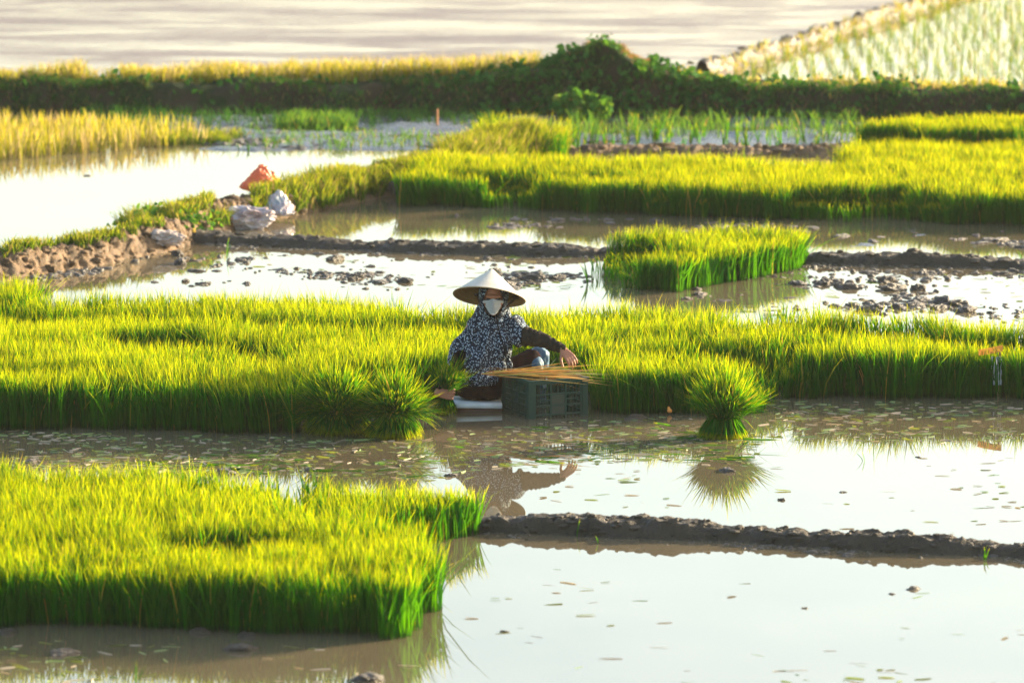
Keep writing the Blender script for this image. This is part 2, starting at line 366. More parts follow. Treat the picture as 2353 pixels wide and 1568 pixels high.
# top grass (sunlit, yellow)
p = on_surf(dX, dY, dZ, 5200, *U(.40, .95)); m_ = np.abs(p[:, 0]-.86) > .62; p = p[m_]
k = fbm(p[:, 0]*1.6, p[:, 1]*2, seed=71, octv=3) > -.30; p = p[k]
p = p[(p[:, 0] < 1.2) | (rng.uniform(0, 1, len(p)) < .35)]
Hh = .13*(1+.7*fbm(p[:, 0]*1.2, p[:, 1], seed=72, octv=3))
Hh = np.where(p[:, 0] > 1.0, Hh*.5, Hh)
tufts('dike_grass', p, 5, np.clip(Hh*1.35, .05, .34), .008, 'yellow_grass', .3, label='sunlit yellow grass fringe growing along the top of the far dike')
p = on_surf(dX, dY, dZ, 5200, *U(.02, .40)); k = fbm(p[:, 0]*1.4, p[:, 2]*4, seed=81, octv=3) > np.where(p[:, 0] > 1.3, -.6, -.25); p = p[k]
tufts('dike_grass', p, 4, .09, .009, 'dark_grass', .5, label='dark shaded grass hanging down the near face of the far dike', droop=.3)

# leaves of the creepers on the mound
def leaves(name, pts, size, mat, label, cat, nrm=None, kind='stuff', parent=None):
    n = len(pts); pts = np.asarray(pts, float)
    d = rng.normal(0, 1, (n, 3)); d[:, 2] = np.abs(d[:, 2])*.8+.3; d[:, 1] -= .6; d /= np.linalg.norm(d, axis=1)[:, None]
    a = np.cross(d, rng.normal(0, 1, (n, 3))); a /= np.linalg.norm(a, axis=1)[:, None]; b = np.cross(d, a)
    s = size*rng.uniform(.5, 1.3, n)[:, None]
    V = np.stack([pts-a*s, pts+b*s*.62-a*s*.3+d*s*.2, pts+b*s*.5+a*s*.4+d*s*.1, pts+a*s-d*s*.15, pts-b*s*.5+a*s*.4+d*s*.1, pts-b*s*.62-a*s*.3+d*s*.2], 1).reshape(-1, 3)
    i = np.arange(n)[:, None]*6; F = np.concatenate([i+[0, 1, 2, 3], i+[0, 3, 4, 5]], 0)
    me = bpy.data.meshes.new(name); me.from_pydata(V.tolist(), [], F.tolist())
    at = me.attributes.new('t', 'FLOAT', 'POINT'); at.data.foreach_set('value', np.tile([.3, .5, .7, 1, .7, .5], n).astype(np.float32))
    at = me.attributes.new('tint', 'FLOAT', 'POINT'); at.data.foreach_set('value', np.repeat(rng.uniform(0, 1, n), 6).astype(np.float32))
    o = link(name, me, M[mat], parent, smooth=False)
    if label: tag(o, label, cat, kind=kind)
    return o
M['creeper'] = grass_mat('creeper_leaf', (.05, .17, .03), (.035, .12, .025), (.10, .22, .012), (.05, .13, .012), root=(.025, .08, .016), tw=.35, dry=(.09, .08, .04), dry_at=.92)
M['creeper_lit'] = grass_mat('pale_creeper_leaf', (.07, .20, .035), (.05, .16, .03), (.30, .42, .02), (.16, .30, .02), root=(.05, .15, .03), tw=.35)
p = on_surf(dX, dY, dZ, 26000, *U(.0, .62)); wgt = np.exp(-(np.abs(p[:, 0]-.85)/1.15)**2.5) + .10*(p[:, 0] > 1.3) + .03
k = (rng.uniform(0, 1, len(p)) < wgt) & (fbm(p[:, 0]*3, p[:, 2]*5, seed=91, octv=3) > -.28); k &= ~((p[:, 2] > .46) & (rng.uniform(0, 1, len(p)) < .8))
p = p[k]; p += rng.normal(0, .035, p.shape); p[:, 2] += .01 + .05*np.clip(fbm(p[:, 0]*4, p[:, 2]*4, seed=93, octv=2), 0, 1)
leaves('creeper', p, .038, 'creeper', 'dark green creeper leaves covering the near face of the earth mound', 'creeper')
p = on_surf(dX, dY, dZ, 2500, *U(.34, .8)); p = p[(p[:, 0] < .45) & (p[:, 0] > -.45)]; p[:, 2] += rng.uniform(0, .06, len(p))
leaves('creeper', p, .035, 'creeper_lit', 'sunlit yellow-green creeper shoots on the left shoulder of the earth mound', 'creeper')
c0 = np.array([(1340-1176)/13067*51, yd(1340, 275)-.1, .12])
p = c0 + rng.normal(0, 1, (420, 3)).clip(-2, 2)*[.12, .05, .06]; p[:, 2] = np.abs(p[:, 2])
q = np.array([c0[0]-.03, c0[1]-.02, .20]) + rng.normal(0, 1, (40, 3))*[.05, .03, .03]
leaves('broadleaf_weed', np.concatenate([p, q]), .045, 'creeper_lit', 'pale green broad-leaved weed at the foot of the earth mound', 'weed', kind='thing')
p = on_surf(dX, dY, dZ, 9000, *U(.30, .75)); p = p[(np.abs(p[:, 0]-.95) < .42) & (p[:, 2] > .36)]
tufts('dry_grass', p[:900], 5, .05, .006, 'straw', .9, label='brown dried grass thatching the top of the earth mound', droop=.5)

# young rice beyond the dike on the right
pp = []
for i in range(70):
    for j in range(60):
        b = a0 + dirn.normalized()*(j*.22) ; x = a0.x + .25 + i*.20 + rng.normal(0, .02); y = FIELD_Y + .15 + j*.19 + rng.normal(0, .02)
        t = (y-a0.y)/dirn.y
        if x > a0.x + dirn.x*t + .16 and x < 8.5: pp.append((x, y, 0))
tufts('young_rice', np.array(pp), 5, .17, .006, 'bund_grass', .28, spread=.018, label='rows of thin pale young rice standing in the far right field', cat='rice')
p = on_surf(eX, eY, eZ, 700, *(U(.0, .35)[0], U(.0, .35)[1])); p2 = on_surf(eX, eY, eZ, 500, .62, .98)
sel = p if p[:, 0].mean() > p2[:, 0].mean() else p2
tufts('ridge_grass', sel, 4, .08, .007, 'yellow_grass', .35, label='yellow grass along the right side of the far diagonal mud ridge')

# ---------------------------------------------------------------- rice beds
fg_dim = lambda x, y: np.where((y > 29.35) & (x > -1.0), .80, 1.0)
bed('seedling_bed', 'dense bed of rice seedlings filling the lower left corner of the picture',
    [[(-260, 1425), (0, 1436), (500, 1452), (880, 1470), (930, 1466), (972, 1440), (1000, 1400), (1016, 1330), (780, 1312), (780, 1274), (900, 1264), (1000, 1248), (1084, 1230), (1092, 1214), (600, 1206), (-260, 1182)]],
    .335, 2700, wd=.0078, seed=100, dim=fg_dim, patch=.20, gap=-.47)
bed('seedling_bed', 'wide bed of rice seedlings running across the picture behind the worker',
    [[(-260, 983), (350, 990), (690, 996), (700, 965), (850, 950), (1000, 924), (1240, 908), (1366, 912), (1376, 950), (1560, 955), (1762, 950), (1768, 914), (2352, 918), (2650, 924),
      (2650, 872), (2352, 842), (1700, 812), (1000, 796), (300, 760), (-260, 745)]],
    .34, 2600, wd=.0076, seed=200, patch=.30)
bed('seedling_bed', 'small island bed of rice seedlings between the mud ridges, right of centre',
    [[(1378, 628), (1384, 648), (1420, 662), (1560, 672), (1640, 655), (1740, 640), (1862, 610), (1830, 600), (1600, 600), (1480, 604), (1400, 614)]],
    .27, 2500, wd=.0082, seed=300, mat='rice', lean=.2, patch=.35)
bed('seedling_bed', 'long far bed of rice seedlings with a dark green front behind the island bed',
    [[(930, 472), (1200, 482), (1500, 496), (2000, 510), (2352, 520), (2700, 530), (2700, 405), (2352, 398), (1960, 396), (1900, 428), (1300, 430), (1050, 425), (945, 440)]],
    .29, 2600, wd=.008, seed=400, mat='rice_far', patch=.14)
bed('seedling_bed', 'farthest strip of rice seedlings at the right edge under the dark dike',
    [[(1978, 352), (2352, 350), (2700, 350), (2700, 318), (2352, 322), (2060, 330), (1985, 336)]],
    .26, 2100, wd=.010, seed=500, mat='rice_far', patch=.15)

# grass on the left bank and around
n1 = 'thin yellow-green grass growing on the sunlit left mud bank'
bn = bY[:, 0].mean() < bY[:, -1].mean()
def UB(lo, hi): return (lo, hi) if bn else (1-hi, 1-lo)
p = on_surf(bX, bY, bZ, 9000, *UB(.34, .95)); p = p[p[:, 2] > .01]
p = p[(p[:, 0] < -2.3) & (fbm(p[:, 0]*4, p[:, 1]*4, seed=33, octv=2) > -.1)]
tufts('bank_grass', p[:1500], 5, .09, .007, 'bund_grass', .3, label=n1)
p = on_surf(bX, bY, bZ, 15000, *UB(.12, .98)); p = p[(p[:, 0] > -2.0) & (p[:, 0] < .45) & (p[:, 2] > .0)]
dens = np.where(p[:, 0] > -1.5, 1, .4); p = p[rng.uniform(0, 1, len(p)) < dens]
Hh = np.where(p[:, 0] > -.6, .17, .13)*(1+.5*fbm(p[:, 0]*2, p[:, 1]*2, seed=34, octv=2))
tufts('bank_grass', p, 5, Hh, .008, 'bund_grass', .32, label='thick grass covering the bund between the plastic sacks and the far seedling bed')
x, y = sample(G((1085, 365), (1290, 372), (1310, 345), (1240, 326), (1120, 326)), 420)
tufts('grass_clump', np.stack([x, y, x*0], 1), 6, .27, .009, 'rice_far', .25, label='tall bright yellow grass clump rising behind the left end of the far bed', cat='grass')
# shrub on the bank
sb = ground(385, 545)
p = sb + Vector((0, 0, .10)); p = np.array(p) + rng.normal(0, 1, (1500, 3))*[.13, .12, .05]; p[:, 2] = np.clip(p[:, 2], .06, None)
leaves('bank_shrub', p, .03, 'creeper_lit', 'low leafy green shrub on the left mud bank beside the sacks', 'shrub', kind='thing')
x, y = sample(G((290, 560), (500, 540), (490, 512), (300, 525)), 900)
tufts('grass_clump', np.stack([x, y, x*0+.07], 1), 6, .15, .006, 'bund_grass', .45, label='bushy yellow-green grass clump round the leafy shrub on the left bank', cat='grass')
# yellow stand at the upper left
x, y = sample(G((-400, 372), (0, 372), (230, 352), (470, 330), (440, 308), (200, 300), (-400, 300)), 300)
k = rng.uniform(0, 1, len(x)) < np.clip(.95-(x+4.3)/2.6, .12, 1); x, y = x[k], y[k]
tufts('yellow_rice', np.stack([x, y, x*0], 1), 4, .21, .008, 'yellow_grass', .15, label='loose stand of tall yellow rice in the pond at the upper left', cat='rice')
x, y = sample(G((330, 335), (520, 333), (560, 315), (380, 308)), 500)
tufts('green_weeds', np.stack([x, y, x*0], 1), 5, .10, .007, 'bund_grass', .4, label='low green weeds at the shore right of the yellow rice stand', cat='weeds')
x, y = sample(G((640, 300), (820, 300), (790, 280), (660, 280)), 330)
tufts('grass_clump', np.stack([x, y, x*0], 1), 6, .14, .009, 'creeper_lit', .3, label='bright green grass clump on the mud flat below the far dike', cat='grass')
x, y = sample(G((200, 300), (1150, 296), (1150, 268), (200, 262)), 110)
tufts('weed_fringe', np.stack([x, y, x*0], 1), 5, .12, .009, 'creeper', .4, label='shaded green weeds along the foot of the far dike', cat='weeds')
x, y = sample(G((1300, 320), (1990, 330), (1990, 285), (1300, 280)), 60)
tufts('weed_fringe', np.stack([x, y, x*0], 1), 4, .16, .009, 'creeper_lit', .3, label='shaded thin weeds right of the mound between dike and far bed', cat='weeds')

# ---------------------------------------------------------------- single plants
def plant_mesh(i, h=.2, nb=4, wd=.007, lean=.3):
    n = nb; b = rng.normal(0, .008, (n, 3)); b[:, 2] = -.01
    o = blades('rice_plant', b, h*rng.uniform(.6, 1.1, n), np.full(n, wd), rng.normal(0, lean, (n, 2)), M['rice_far']); return o
srcs = []
def copies(src, loc, label, cat, group, rz=None, s=1, first=[set()]):
    if src.name not in first[0]: first[0].add(src.name); o = src
    else: o = src.copy(); C.objects.link(o)
    o.location = loc; o.rotation_euler = (0, 0, rng.uniform(0, 6.28) if rz is None else rz); o.scale = (s, s, s) if np.ndim(s) == 0 else s
    return tag(o, label, cat, group)
pm = [plant_mesh(i, .22, 5, .011, .16) for i in range(5)]
x, y = sample(G((1300, 350), (1930, 356), (1930, 322), (1300, 318)), 26)
for i in range(min(len(x), 60)):
    copies(pm[i % 5], (x[i], y[i], .0), 'upright young rice plant on the grey mud strip behind the far bed', 'rice plant', 'young rice plants on the far mud strip', s=rng.uniform(.6, 1.15))
for (px, py, h, nb, lab) in [(1326, 1232, .12, 2, 'thin green shoot standing at the front mud ridge, left of the second shoot'), (1370, 1246, .05, 2, 'short curled shoot in the water just below the front mud ridge'),
        (2262, 1285, .09, 3, 'orange-green sprout by the right end of the front mud ridge'), (318, 1570, .15, 2, 'lone bright shoot sticking out of the water at the bottom left'),
        (1986, 1058, .07, 2, 'short stub of rice in the bright water right of the standing bundle'), (1350, 650, .20, 7, 'loose seedling tuft at the left end of the island bed'),
        (1830, 615, .2, 4, 'single tall seedling at the right tip of the island bed'), (2350, 605, .12, 5, 'bent green seedling on the mid ridge at the right edge'), (2085, 600, .11, 3, 'pair of thin shoots on the mid mud ridge at the right'),
        (1920, 596, .15, 3, 'thin arching shoot on the mid mud ridge right of the island bed'), (525, 590, .16, 2, 'thin shoot in the pond left of the sacks')]:
    o = plant_mesh(0, h, nb, .007, .3); o.location = ground(px, py); tag(o, lab, 'rice shoot')

# ---------------------------------------------------------------- clods
def clod_mesh(i):
    bm = bmesh.new(); bmesh.ops.create_icosphere(bm, subdivisions=4, radius=1)
    co = np.array([v.co[:] for v in bm.verts]); s = i*13.7
    d = 1 + .42*fbm(co[:, 0]*1.3+s, co[:, 1]*1.3, co[:, 2]*1.3, seed=i, octv=2) + .34*fbm(co[:, 0]*3.5+s, co[:, 1]*3.5, co[:, 2]*3.5, seed=i+50, octv=3)
    co *= d[:, None]; co[:, 2] = np.where(co[:, 2] < -.1, -.1+.3*(co[:, 2]+.1), co[:, 2]); 
    for v, c in zip(bm.verts, co): v.co = Vector(c)
    return from_bm('mud_clod', bm, M['clod'], smooth=False)
cm = [clod_mesh(i) for i in range(9)]
ncl = 0
cmt = [link('mud_clod', m_.data.copy(), None) for m_ in cm[:4]]
for m_ in cmt: m_.data.materials.clear(); m_.data.materials.append(M['bank'])
def clod(px, py, sz, label, group, ht=None):
    global ncl
    g = ground(px, py); s = sz*rng.uniform(.75, 1.25); ncl += 1
    copies(cm[rng.integers(0, 9)], (g.x, g.y, -.003), label, 'mud clod', group, s=(s*rng.uniform(.9, 1.6), s*rng.uniform(.7, 1.1), s*(ht or rng.uniform(.45, .9))))
def clods(poly, n, smin, smax, label, group, cluster=0, ht=None, src=None):
    P = G(*poly); x, y = sample(P, 40 + n*6/max(.1, 1)); x, y = x[:4000], y[:4000]
    if cluster:
        k = fbm(x*1.8, y*1.8, seed=cluster, octv=2); o_ = np.argsort(-k + rng.normal(0, .42, len(x))); x, y = x[o_], y[o_]
    for i in range(min(n, len(x))):
        s = smin + (smax-smin)*rng.uniform(0, 1)**2.5
        c = copies((src or cm)[rng.integers(0, len(src or cm))], (x[i], y[i], -.003), label, 'mud clod', group, s=(s*rng.uniform(.9, 1.7), s*rng.uniform(.7, 1.1), s*(ht or rng.uniform(.4, .8))))
clods([(620, 655), (1040, 668), (1365, 660), (1340, 600), (900, 585), (560, 585)], 80, .016, .06, 'dark mud clod in the bright water behind the worker', 'mud clods in the water behind the worker', 5)
clods([(1580, 690), (1900, 730), (2352, 740), (2352, 618), (1900, 610), (1620, 650)], 105, .016, .065, 'dark mud clod in the bright water right of the island bed', 'mud clods right of the island bed', 6)
clods([(1060, 520), (2352, 575), (2352, 535), (1700, 510), (1060, 492)], 50, .02, .07, 'pale wet clod in the dark water in front of the far bed', 'wet clods in front of the far bed', 7, ht=.35)
clods([(330, 655), (560, 655), (480, 575), (400, 585), (340, 640)], 14, .02, .06, 'mud clod in the water below the left bank', 'clods below the left bank', 8)
for (px, py, s, lab) in [(1159, 1450, .02, 'small dark clod alone in the bright water at lower centre'), (1848, 1396, .018, 'small dark clod left of the pale pair at lower right'), (2048, 1364, .016, 'dark left clod of the pair at lower right'),
        (2097, 1352, .03, 'pale clod with a dark top at lower right'), (1794, 1148, .022, 'round dark clod in the bright water above the front ridge'), (1990, 1290, .012, 'tiny dark clod just below the front mud ridge'), (1670, 1082, .045, 'flat grey-brown clod below the reflection of the standing bundle'),
        (1458, 960, .04, 'grey muddy root lump in the water right of the crate'), (715, 1080, .035, 'small grey lump at the back edge of the lower left bed'), (460, 1452, .06, 'brown lump against the dark front of the lower left bed'), (568, 1462, .045, 'smaller brown lump right of the larger one at the lower left bed'),
        (550, 1490, .05, 'flat grey lump in the shaded water at the bottom left'), (150, 1500, .05, 'grey lump in shaded water near the left bottom corner'), (845, 1560, .055, 'grey lump at the bottom edge left of centre'), (520, 1085, .05, 'reddish-brown lump behind the lower left bed'), (70, 1060, .04, 'pale grey lump in the floating leaves at the left edge'),
        (15, 1452, .05, 'brown flat lump at the far left of the lower bed front'), (200, 404, .03, 'dark speck of mud in the pond at the upper left'), (1937, 1130, .015, 'thin dark fleck in the bright water at the right'), (2110, 1050, .015, 'dark dot in the water at the right below the bed'), (1035, 1092, .022, 'small dark clod above the corner of the lower left bed')]:
    clod(px, py, s, lab, None, ht=.55)
clods([(1690, 146), (1740, 138), (2130, 8), (2120, -8), (1690, 128)], 24, .015, .045, 'tan sunlit clod on the far diagonal ridge', 'clods on the far diagonal ridge', 0, ht=.6, src=cmt)
for o in list(C.objects):
    if o.name.startswith('mud_clod') and o.get('group') == 'clods on the far diagonal ridge': o.location.z = .05
q = on_surf(bX, bY, bZ, 900, *UB(.05, .45)); q = q[(q[:, 0] < -1.35) & (q[:, 2] > .0)][:34]
for k_, c_ in enumerate(q):
    t_ = rng.uniform(.02, .05); o = copies(cmt[k_ % 4], (c_[0], c_[1], c_[2]-.01), 'tan sunlit earth lump on the near side of the left mud bank', 'earth lump', 'earth lumps on the left bank', s=(t_, t_*.8, t_*.8)); 
for k_, (px, py) in enumerate([(905, 452), (920, 458), (912, 445)]):
    g = ground(px, py); copies(cm[k_], (g.x, g.y, .05), 'orange-brown earth lump at the left corner of the far bed', 'earth lump', 'earth lumps at the far bed corner', s=(.05, .05, .09))
for m_ in cm + cmt:
    if 'label' not in m_: bpy.data.objects.remove(m_)

# ---------------------------------------------------------------- floating cut leaves
def floaters(name, poly, n, L0, L1, label, mat='cut_leaf', wd=.008, ang=.5, up=.03):
    P = G(*poly); x, y = sample(P, 400); k = fbm(x*1.5, y*.8, seed=n, octv=2)*.6+rng.normal(0, .4, len(x)); o_ = np.argsort(-k)[:n]; x, y = x[o_], y[o_]; n = len(x)
    a = rng.normal(0, ang, n) + np.where(rng.uniform(0, 1, n) < .5, 0, math.pi); ax = np.stack([np.cos(a), np.sin(a), rng.normal(0, up, n)], 1)
    b = np.stack([x, y, np.full(n, .001)+rng.uniform(0, .003, n)], 1)
    h = rng.uniform(L0, L1, n); ln = rng.normal(0, .15, (n, 3)); ln[:, 2] *= .15; o = blades(name, b, h, rng.uniform(.6, 1.6, n)*wd, ln, M[mat], axis=ax, roll=rng.uniform(-.9, .9, n))
    return tag(o, label, 'cut leaves', kind='stuff')
floaters('floating_leaves', [(-100, 1085), (500, 1085), (1000, 1110), (1080, 1100), (990, 1010), (600, 1000), (-100, 990)], 1000, .02, .10, 'cut leaves floating on the brown water above the lower left bed', ang=.7)
floaters('floating_leaves', [(1040, 1085), (1500, 1060), (1760, 1080), (1760, 1000), (1560, 960), (1380, 962), (1040, 990)], 620, .02, .09, 'cut leaves floating on the brown water in front of the crate')
floaters('floating_leaves', [(1760, 1020), (2500, 1010), (2500, 925), (1770, 920)], 620, .02, .09, 'cut leaves floating on the shaded water along the right of the wide bed')
floaters('floating_leaves', [(1200, 1190), (2500, 1240), (2500, 1040), (1780, 1030), (1300, 1080)], 80, .03, .10, 'few leaf slivers floating on the bright water behind the front ridge', ang=.3)
floaters('floating_leaves', [(1010, 1600), (2500, 1600), (2500, 1300), (1700, 1290), (1150, 1260)], 80, .03, .11, 'few leaf slivers floating on the bright water at the lower right', ang=.4)
floaters('floating_leaves', [(-100, 1570), (950, 1570), (940, 1490), (300, 1470), (-100, 1460)], 90, .03, .12, 'leaf scraps floating on the shaded water at the bottom left', ang=.8)
floaters('floating_leaves', [(600, 670), (1330, 670), (1330, 590), (560, 580)], 90, .03, .12, 'leaf scraps among the clods behind the worker', ang=.4)
floaters('floating_leaves', [(1600, 740), (2500, 760), (2500, 620), (1800, 620)], 120, .03, .14, 'leaf scraps among the clods right of the island bed', ang=.6)
#--NEXT--
# ================================================================ the worker
PO = ground(1130, 941)                        # ground point under the worker
PXM = 374.0; CA = R(9.15)
def L(px, py, y=0.0):
    """photo position + depth behind the worker's seat line -> local metres"""
    return Vector(((px-1130)/PXM, y, ((941-py)/PXM - y*math.sin(CA))/math.cos(CA)))
def capsule(bm, p0, p1, r0, r1, seg=16):
    p0, p1 = Vector(p0), Vector(p1); d = (p1-p0).normalized(); q = d.to_track_quat('Z', 'Y'); rings = []
    for k in range(5):
        a = math.pi/2*(1-k/4); rings.append((p0 - d*r0*math.sin(a), r0*math.cos(a)))
    for k in range(5):
        a = math.pi/2*k/4; rings.append((p1 + d*r1*math.sin(a), r1*math.cos(a)))
    vs = []
    for c, r in rings: vs.append([bm.verts.new(c + q @ Vector((math.cos(t)*max(r, 1e-4), math.sin(t)*max(r, 1e-4), 0))) for t in [2*math.pi*i/seg for i in range(seg)]])
    for a, b in zip(vs, vs[1:]):
        for i in range(seg): bm.faces.new((a[i], a[(i+1) % seg], b[(i+1) % seg], b[i]))
    bm.faces.new(list(reversed(vs[0]))); bm.faces.new(vs[-1])
def ellipsoid(bm, c, r, rot=(0, 0, 0), sub=3):
    m = Matrix.Translation(Vector(c)) @ Euler(rot).to_matrix().to_4x4() @ Matrix.Diagonal((*r, 1))
    bmesh.ops.create_icosphere(bm, subdivisions=sub, radius=1, matrix=m)
def limb(bm, pts, rad):
    for (a, b, ra, rb) in zip(pts, pts[1:], rad, rad[1:]): capsule(bm, a, b, ra, rb)
def fuse(name, bm, mat, parent, voxel=.007, smooth=6, fold=0, fscale=14, seed=0, stretch=(1, 1, 1), cut=None):
    me = bpy.data.meshes.new(name); bm.to_mesh(me); bm.free(); o = bpy.data.objects.new(name, me); C.objects.link(o)
    r = o.modifiers.new('r', 'REMESH'); r.mode = 'VOXEL'; r.voxel_size = voxel
    if smooth: sm = o.modifiers.new('s', 'SMOOTH'); sm.factor = .5; sm.iterations = smooth
    dg = bpy.context.evaluated_depsgraph_get(); dg.update(); me2 = bpy.data.meshes.new_from_object(o.evaluated_get(dg))
    o.modifiers.clear(); o.data = me2; bpy.data.meshes.remove(me); me2.name = name; me2.materials.clear(); me2.materials.append(mat)
    if fold:
        n = len(me2.vertices); co = np.zeros(n*3); me2.vertices.foreach_get('co', co); co = co.reshape(-1, 3)
        no = np.zeros(n*3); me2.vertices.foreach_get('normal', no); no = no.reshape(-1, 3)
        q = co*np.array(stretch)
        a = fbm(q[:, 0]*fscale, q[:, 1]*fscale, q[:, 2]*fscale, seed=seed, octv=3); a = 1-np.abs(a)*3.2
        co += no*(a*fold)[:, None]; me2.vertices.foreach_set('co', co.reshape(-1))
    if cut:
        b = bmesh.new(); b.from_mesh(me2); bmesh.ops.delete(b, geom=[v for v in b.verts if cut(v.co)], context='VERTS'); b.to_mesh(me2); b.free()
    me2.polygons.foreach_set('use_smooth', [True]*len(me2.polygons)); me2.update()
    if parent: o.parent = parent
    return o

M['skin'] = simple('skin', (.32, .13, .065), .5, .4, col2=(.25, .10, .05))
M['skin_hand'] = M['skin']
M['hat'] = simple('palm_leaf_hat', (.50, .47, .39), .55, .3, .25, 60, col2=(.43, .39, .31))
M['hat_in'] = simple('hat_lining', (.26, .15, .06), .7, .2, .2, 30, col2=(.18, .10, .04))
M['mask'] = simple('mask_cloth', (.58, .60, .59), .75, .2, .15, 90, col2=(.52, .54, .54))
M['strap'] = simple('dark_strap', (.035, .018, .014), .7, .3)
M['sleeve'] = simple('brown_sleeve', (.030, .024, .017), .9, .04, .5, 60, col2=(.022, .018, .014), trans=0)
M['dark_cloth'] = simple('dark_cloth', (.003, .003, .005), .95, .03, .4, 50)
M['trouser'] = simple('maroon_trouser', (.022, .006, .005), .9, .04, .5, 30, col2=(.005, .004, .005))
M['blue'] = simple('blue_cloth', (.07, .13, .18), .6, .2, .6, 25, col2=(.03, .08, .14), cscale=14)
M['cream'] = simple('cream_cloth', (.45, .40, .30), .7, .3, .3, 40)
def floral():
    m, n, out = mat_new('floral_cloth'); tc = N(n, "ShaderNodeTexCoord")
    nv = N(n, "ShaderNodeTexNoise"); nv.inputs['Scale'].default_value = 60; nv.inputs['Detail'].default_value = 2; n.links.new(tc.outputs['Object'], nv.inputs['Vector'])
    va = N(n, "ShaderNodeVectorMath", operation='MULTIPLY_ADD'); n.links.new(nv.outputs['Color'], va.inputs[0]); va.inputs[1].default_value = (.016, .016, .016); n.links.new(tc.outputs['Object'], va.inputs[2])
    vo = N(n, "ShaderNodeTexVoronoi"); vo.inputs['Scale'].default_value = 95; n.links.new(va.outputs[0], vo.inputs['Vector'])
    vo2 = N(n, "ShaderNodeTexVoronoi"); vo2.inputs['Scale'].default_value = 260; n.links.new(va.outputs[0], vo2.inputs['Vector'])
    k = ramp(n, vo.outputs['Distance'], [(.31, (1, 1, 1)), (.40, (0, 0, 0))]); k2 = ramp(n, vo2.outputs['Distance'], [(.16, (0, 0, 0)), (.30, (1, 1, 1))])
    kk = mixc(n, 1.0, k, k2, 'MULTIPLY')
    col = mixc(n, kk, (.004, .009, .020), (.30, .38, .45))
    p = N(n, "ShaderNodeBsdfPrincipled"); n.links.new(col, p.inputs['Base Color']); p.inputs['Roughness'].default_value = .8; p.inputs['Specular IOR Level'].default_value = .2
    n.links.new(p.outputs[0], out.inputs[0]); return m
M['floral'] = floral()

person = empty('person', PO)
tag(person, 'farm worker in conical hat, white mask and dark floral jacket, sitting low beside the crate', 'person')
Y0 = .10
HEAD = L(1133, 683, Y0-.03)
# ---- body: head, neck, torso core, forearms, hands, legs in one skin
bm = bmesh.new()
def H_(x, y, z): return HEAD + Vector((x, y, z))
ellipsoid(bm, H_(0, .015, .025), (.073, .092, .088))
ellipsoid(bm, H_(0, -.015, -.045), (.056, .068, .062))
ellipsoid(bm, H_(0, -.055, -.085), (.028, .026, .020))
ellipsoid(bm, H_(0, -.078, .016), (.05, .018, .013))                       # brow
capsule(bm, H_(0, -.084, .006), H_(0, -.104, -.030), .008, .0135, 10)      # nose
for s in (-1, 1):
    ellipsoid(bm, H_(s*.074, .01, -.01), (.010, .020, .030)); ellipsoid(bm, H_(s*.036, -.062, -.03), (.022, .02, .018))
ellipsoid(bm, H_(0, -.082, -.058), (.022, .010, .006))
NECK = L(1130, 735, Y0+.03)
capsule(bm, HEAD+Vector((0, .02, -.06)), NECK, .05, .055)
PEL = L(1106, 884, Y0); CH = L(1124, 785, Y0+.03); SR = L(1084, 757, Y0); SL = L(1166, 750, Y0+.02)
limb(bm, [PEL, L(1114, 835, Y0), CH, NECK], [.10, .095, .10, .05])
ELR = L(1056, 838, Y0-.04); WRR = L(1006, 903, Y0-.30)
ELL = L(1232, 777, Y0-.10); WRL = L(1291, 802, Y0-.22)
limb(bm, [SR, ELR, WRR], [.045, .036, .024]); limb(bm, [SL, ELL, WRL], [.045, .034, .023])
KN1 = L(1222, 826, Y0+.08); AN1 = L(1196, 925, Y0+.22); KN2 = L(1238, 818, Y0+.22); AN2 = L(1232, 925, Y0+.30)
HP = L(1120, 885, Y0+.02)
limb(bm, [HP, KN1, AN1], [.07, .045, .035]); limb(bm, [HP+Vector((0, .1, 0)), KN2, AN2], [.07, .045, .035])
def finger(bm, base, dirs, lens, r):
    p = Vector(base)
    for d, l, k in zip(dirs, lens, range(3)):
        q = p + Vector(d).normalized()*l; capsule(bm, p, q, r*(1-.09*k), r*(1-.09*(k+1)), 10); p = q
def hand(bm, W, fwd, side, down, curl, spread=.16, thumb=1, sc_=1.0):
    """W wrist, fwd along the palm, side towards the thumb, down = palm side"""
    f, s, d = [Vector(v).normalized() for v in (fwd, side, down)]; s = (s - f*s.dot(f)).normalized(); d = (d - f*d.dot(f) - s*d.dot(s)).normalized()
    K = W + f*.082*sc_
    for i in range(4):
        o_ = s*(.030-.020*i)*sc_; capsule(bm, W + s*(.016-.011*i)*sc_ + f*.008, K + o_, .0125*sc_, .0105*sc_, 10)
    for i, (ln, cu) in enumerate(zip((.068, .076, .071, .056), curl)):
        o_ = s*(.030-.020*i)*sc_; a = spread*(1.5-i)/1.5; dv = (f + s*a).normalized(); dirs = []
        for k in range(3):
            an = cu*(k+.6)*.62; dirs.append(dv*math.cos(an) + d*math.sin(an))
        finger(bm, K + o_, dirs, [ln*.45*sc_, ln*.32*sc_, ln*.26*sc_], .0088*sc_)
    t0 = W + f*.022*sc_ + s*.020*sc_ + d*.006
    finger(bm, t0, [f*.6 + s*.75*thumb + d*.35, f*.85 + s*.35 + d*.5, f*.9 + d*.5 + s*.1], [.040*sc_, .030*sc_, .026*sc_], .0115*sc_)
hand(bm, WRL, (.62, -.50, -.62), (-.62, -.62, -.42), (-.1, .5, -.8), (.9, .8, .75, .7), spread=.08, thumb=.8, sc_=.93)
hand(bm, WRR, (.90, -.20, -.06), (0, 0, 1), (.2, .9, 0), (1.25, 1.35, 1.4, 1.4), spread=.12, sc_=.86)
body = fuse('body', bm, M['skin'], person, voxel=.0045, smooth=3)

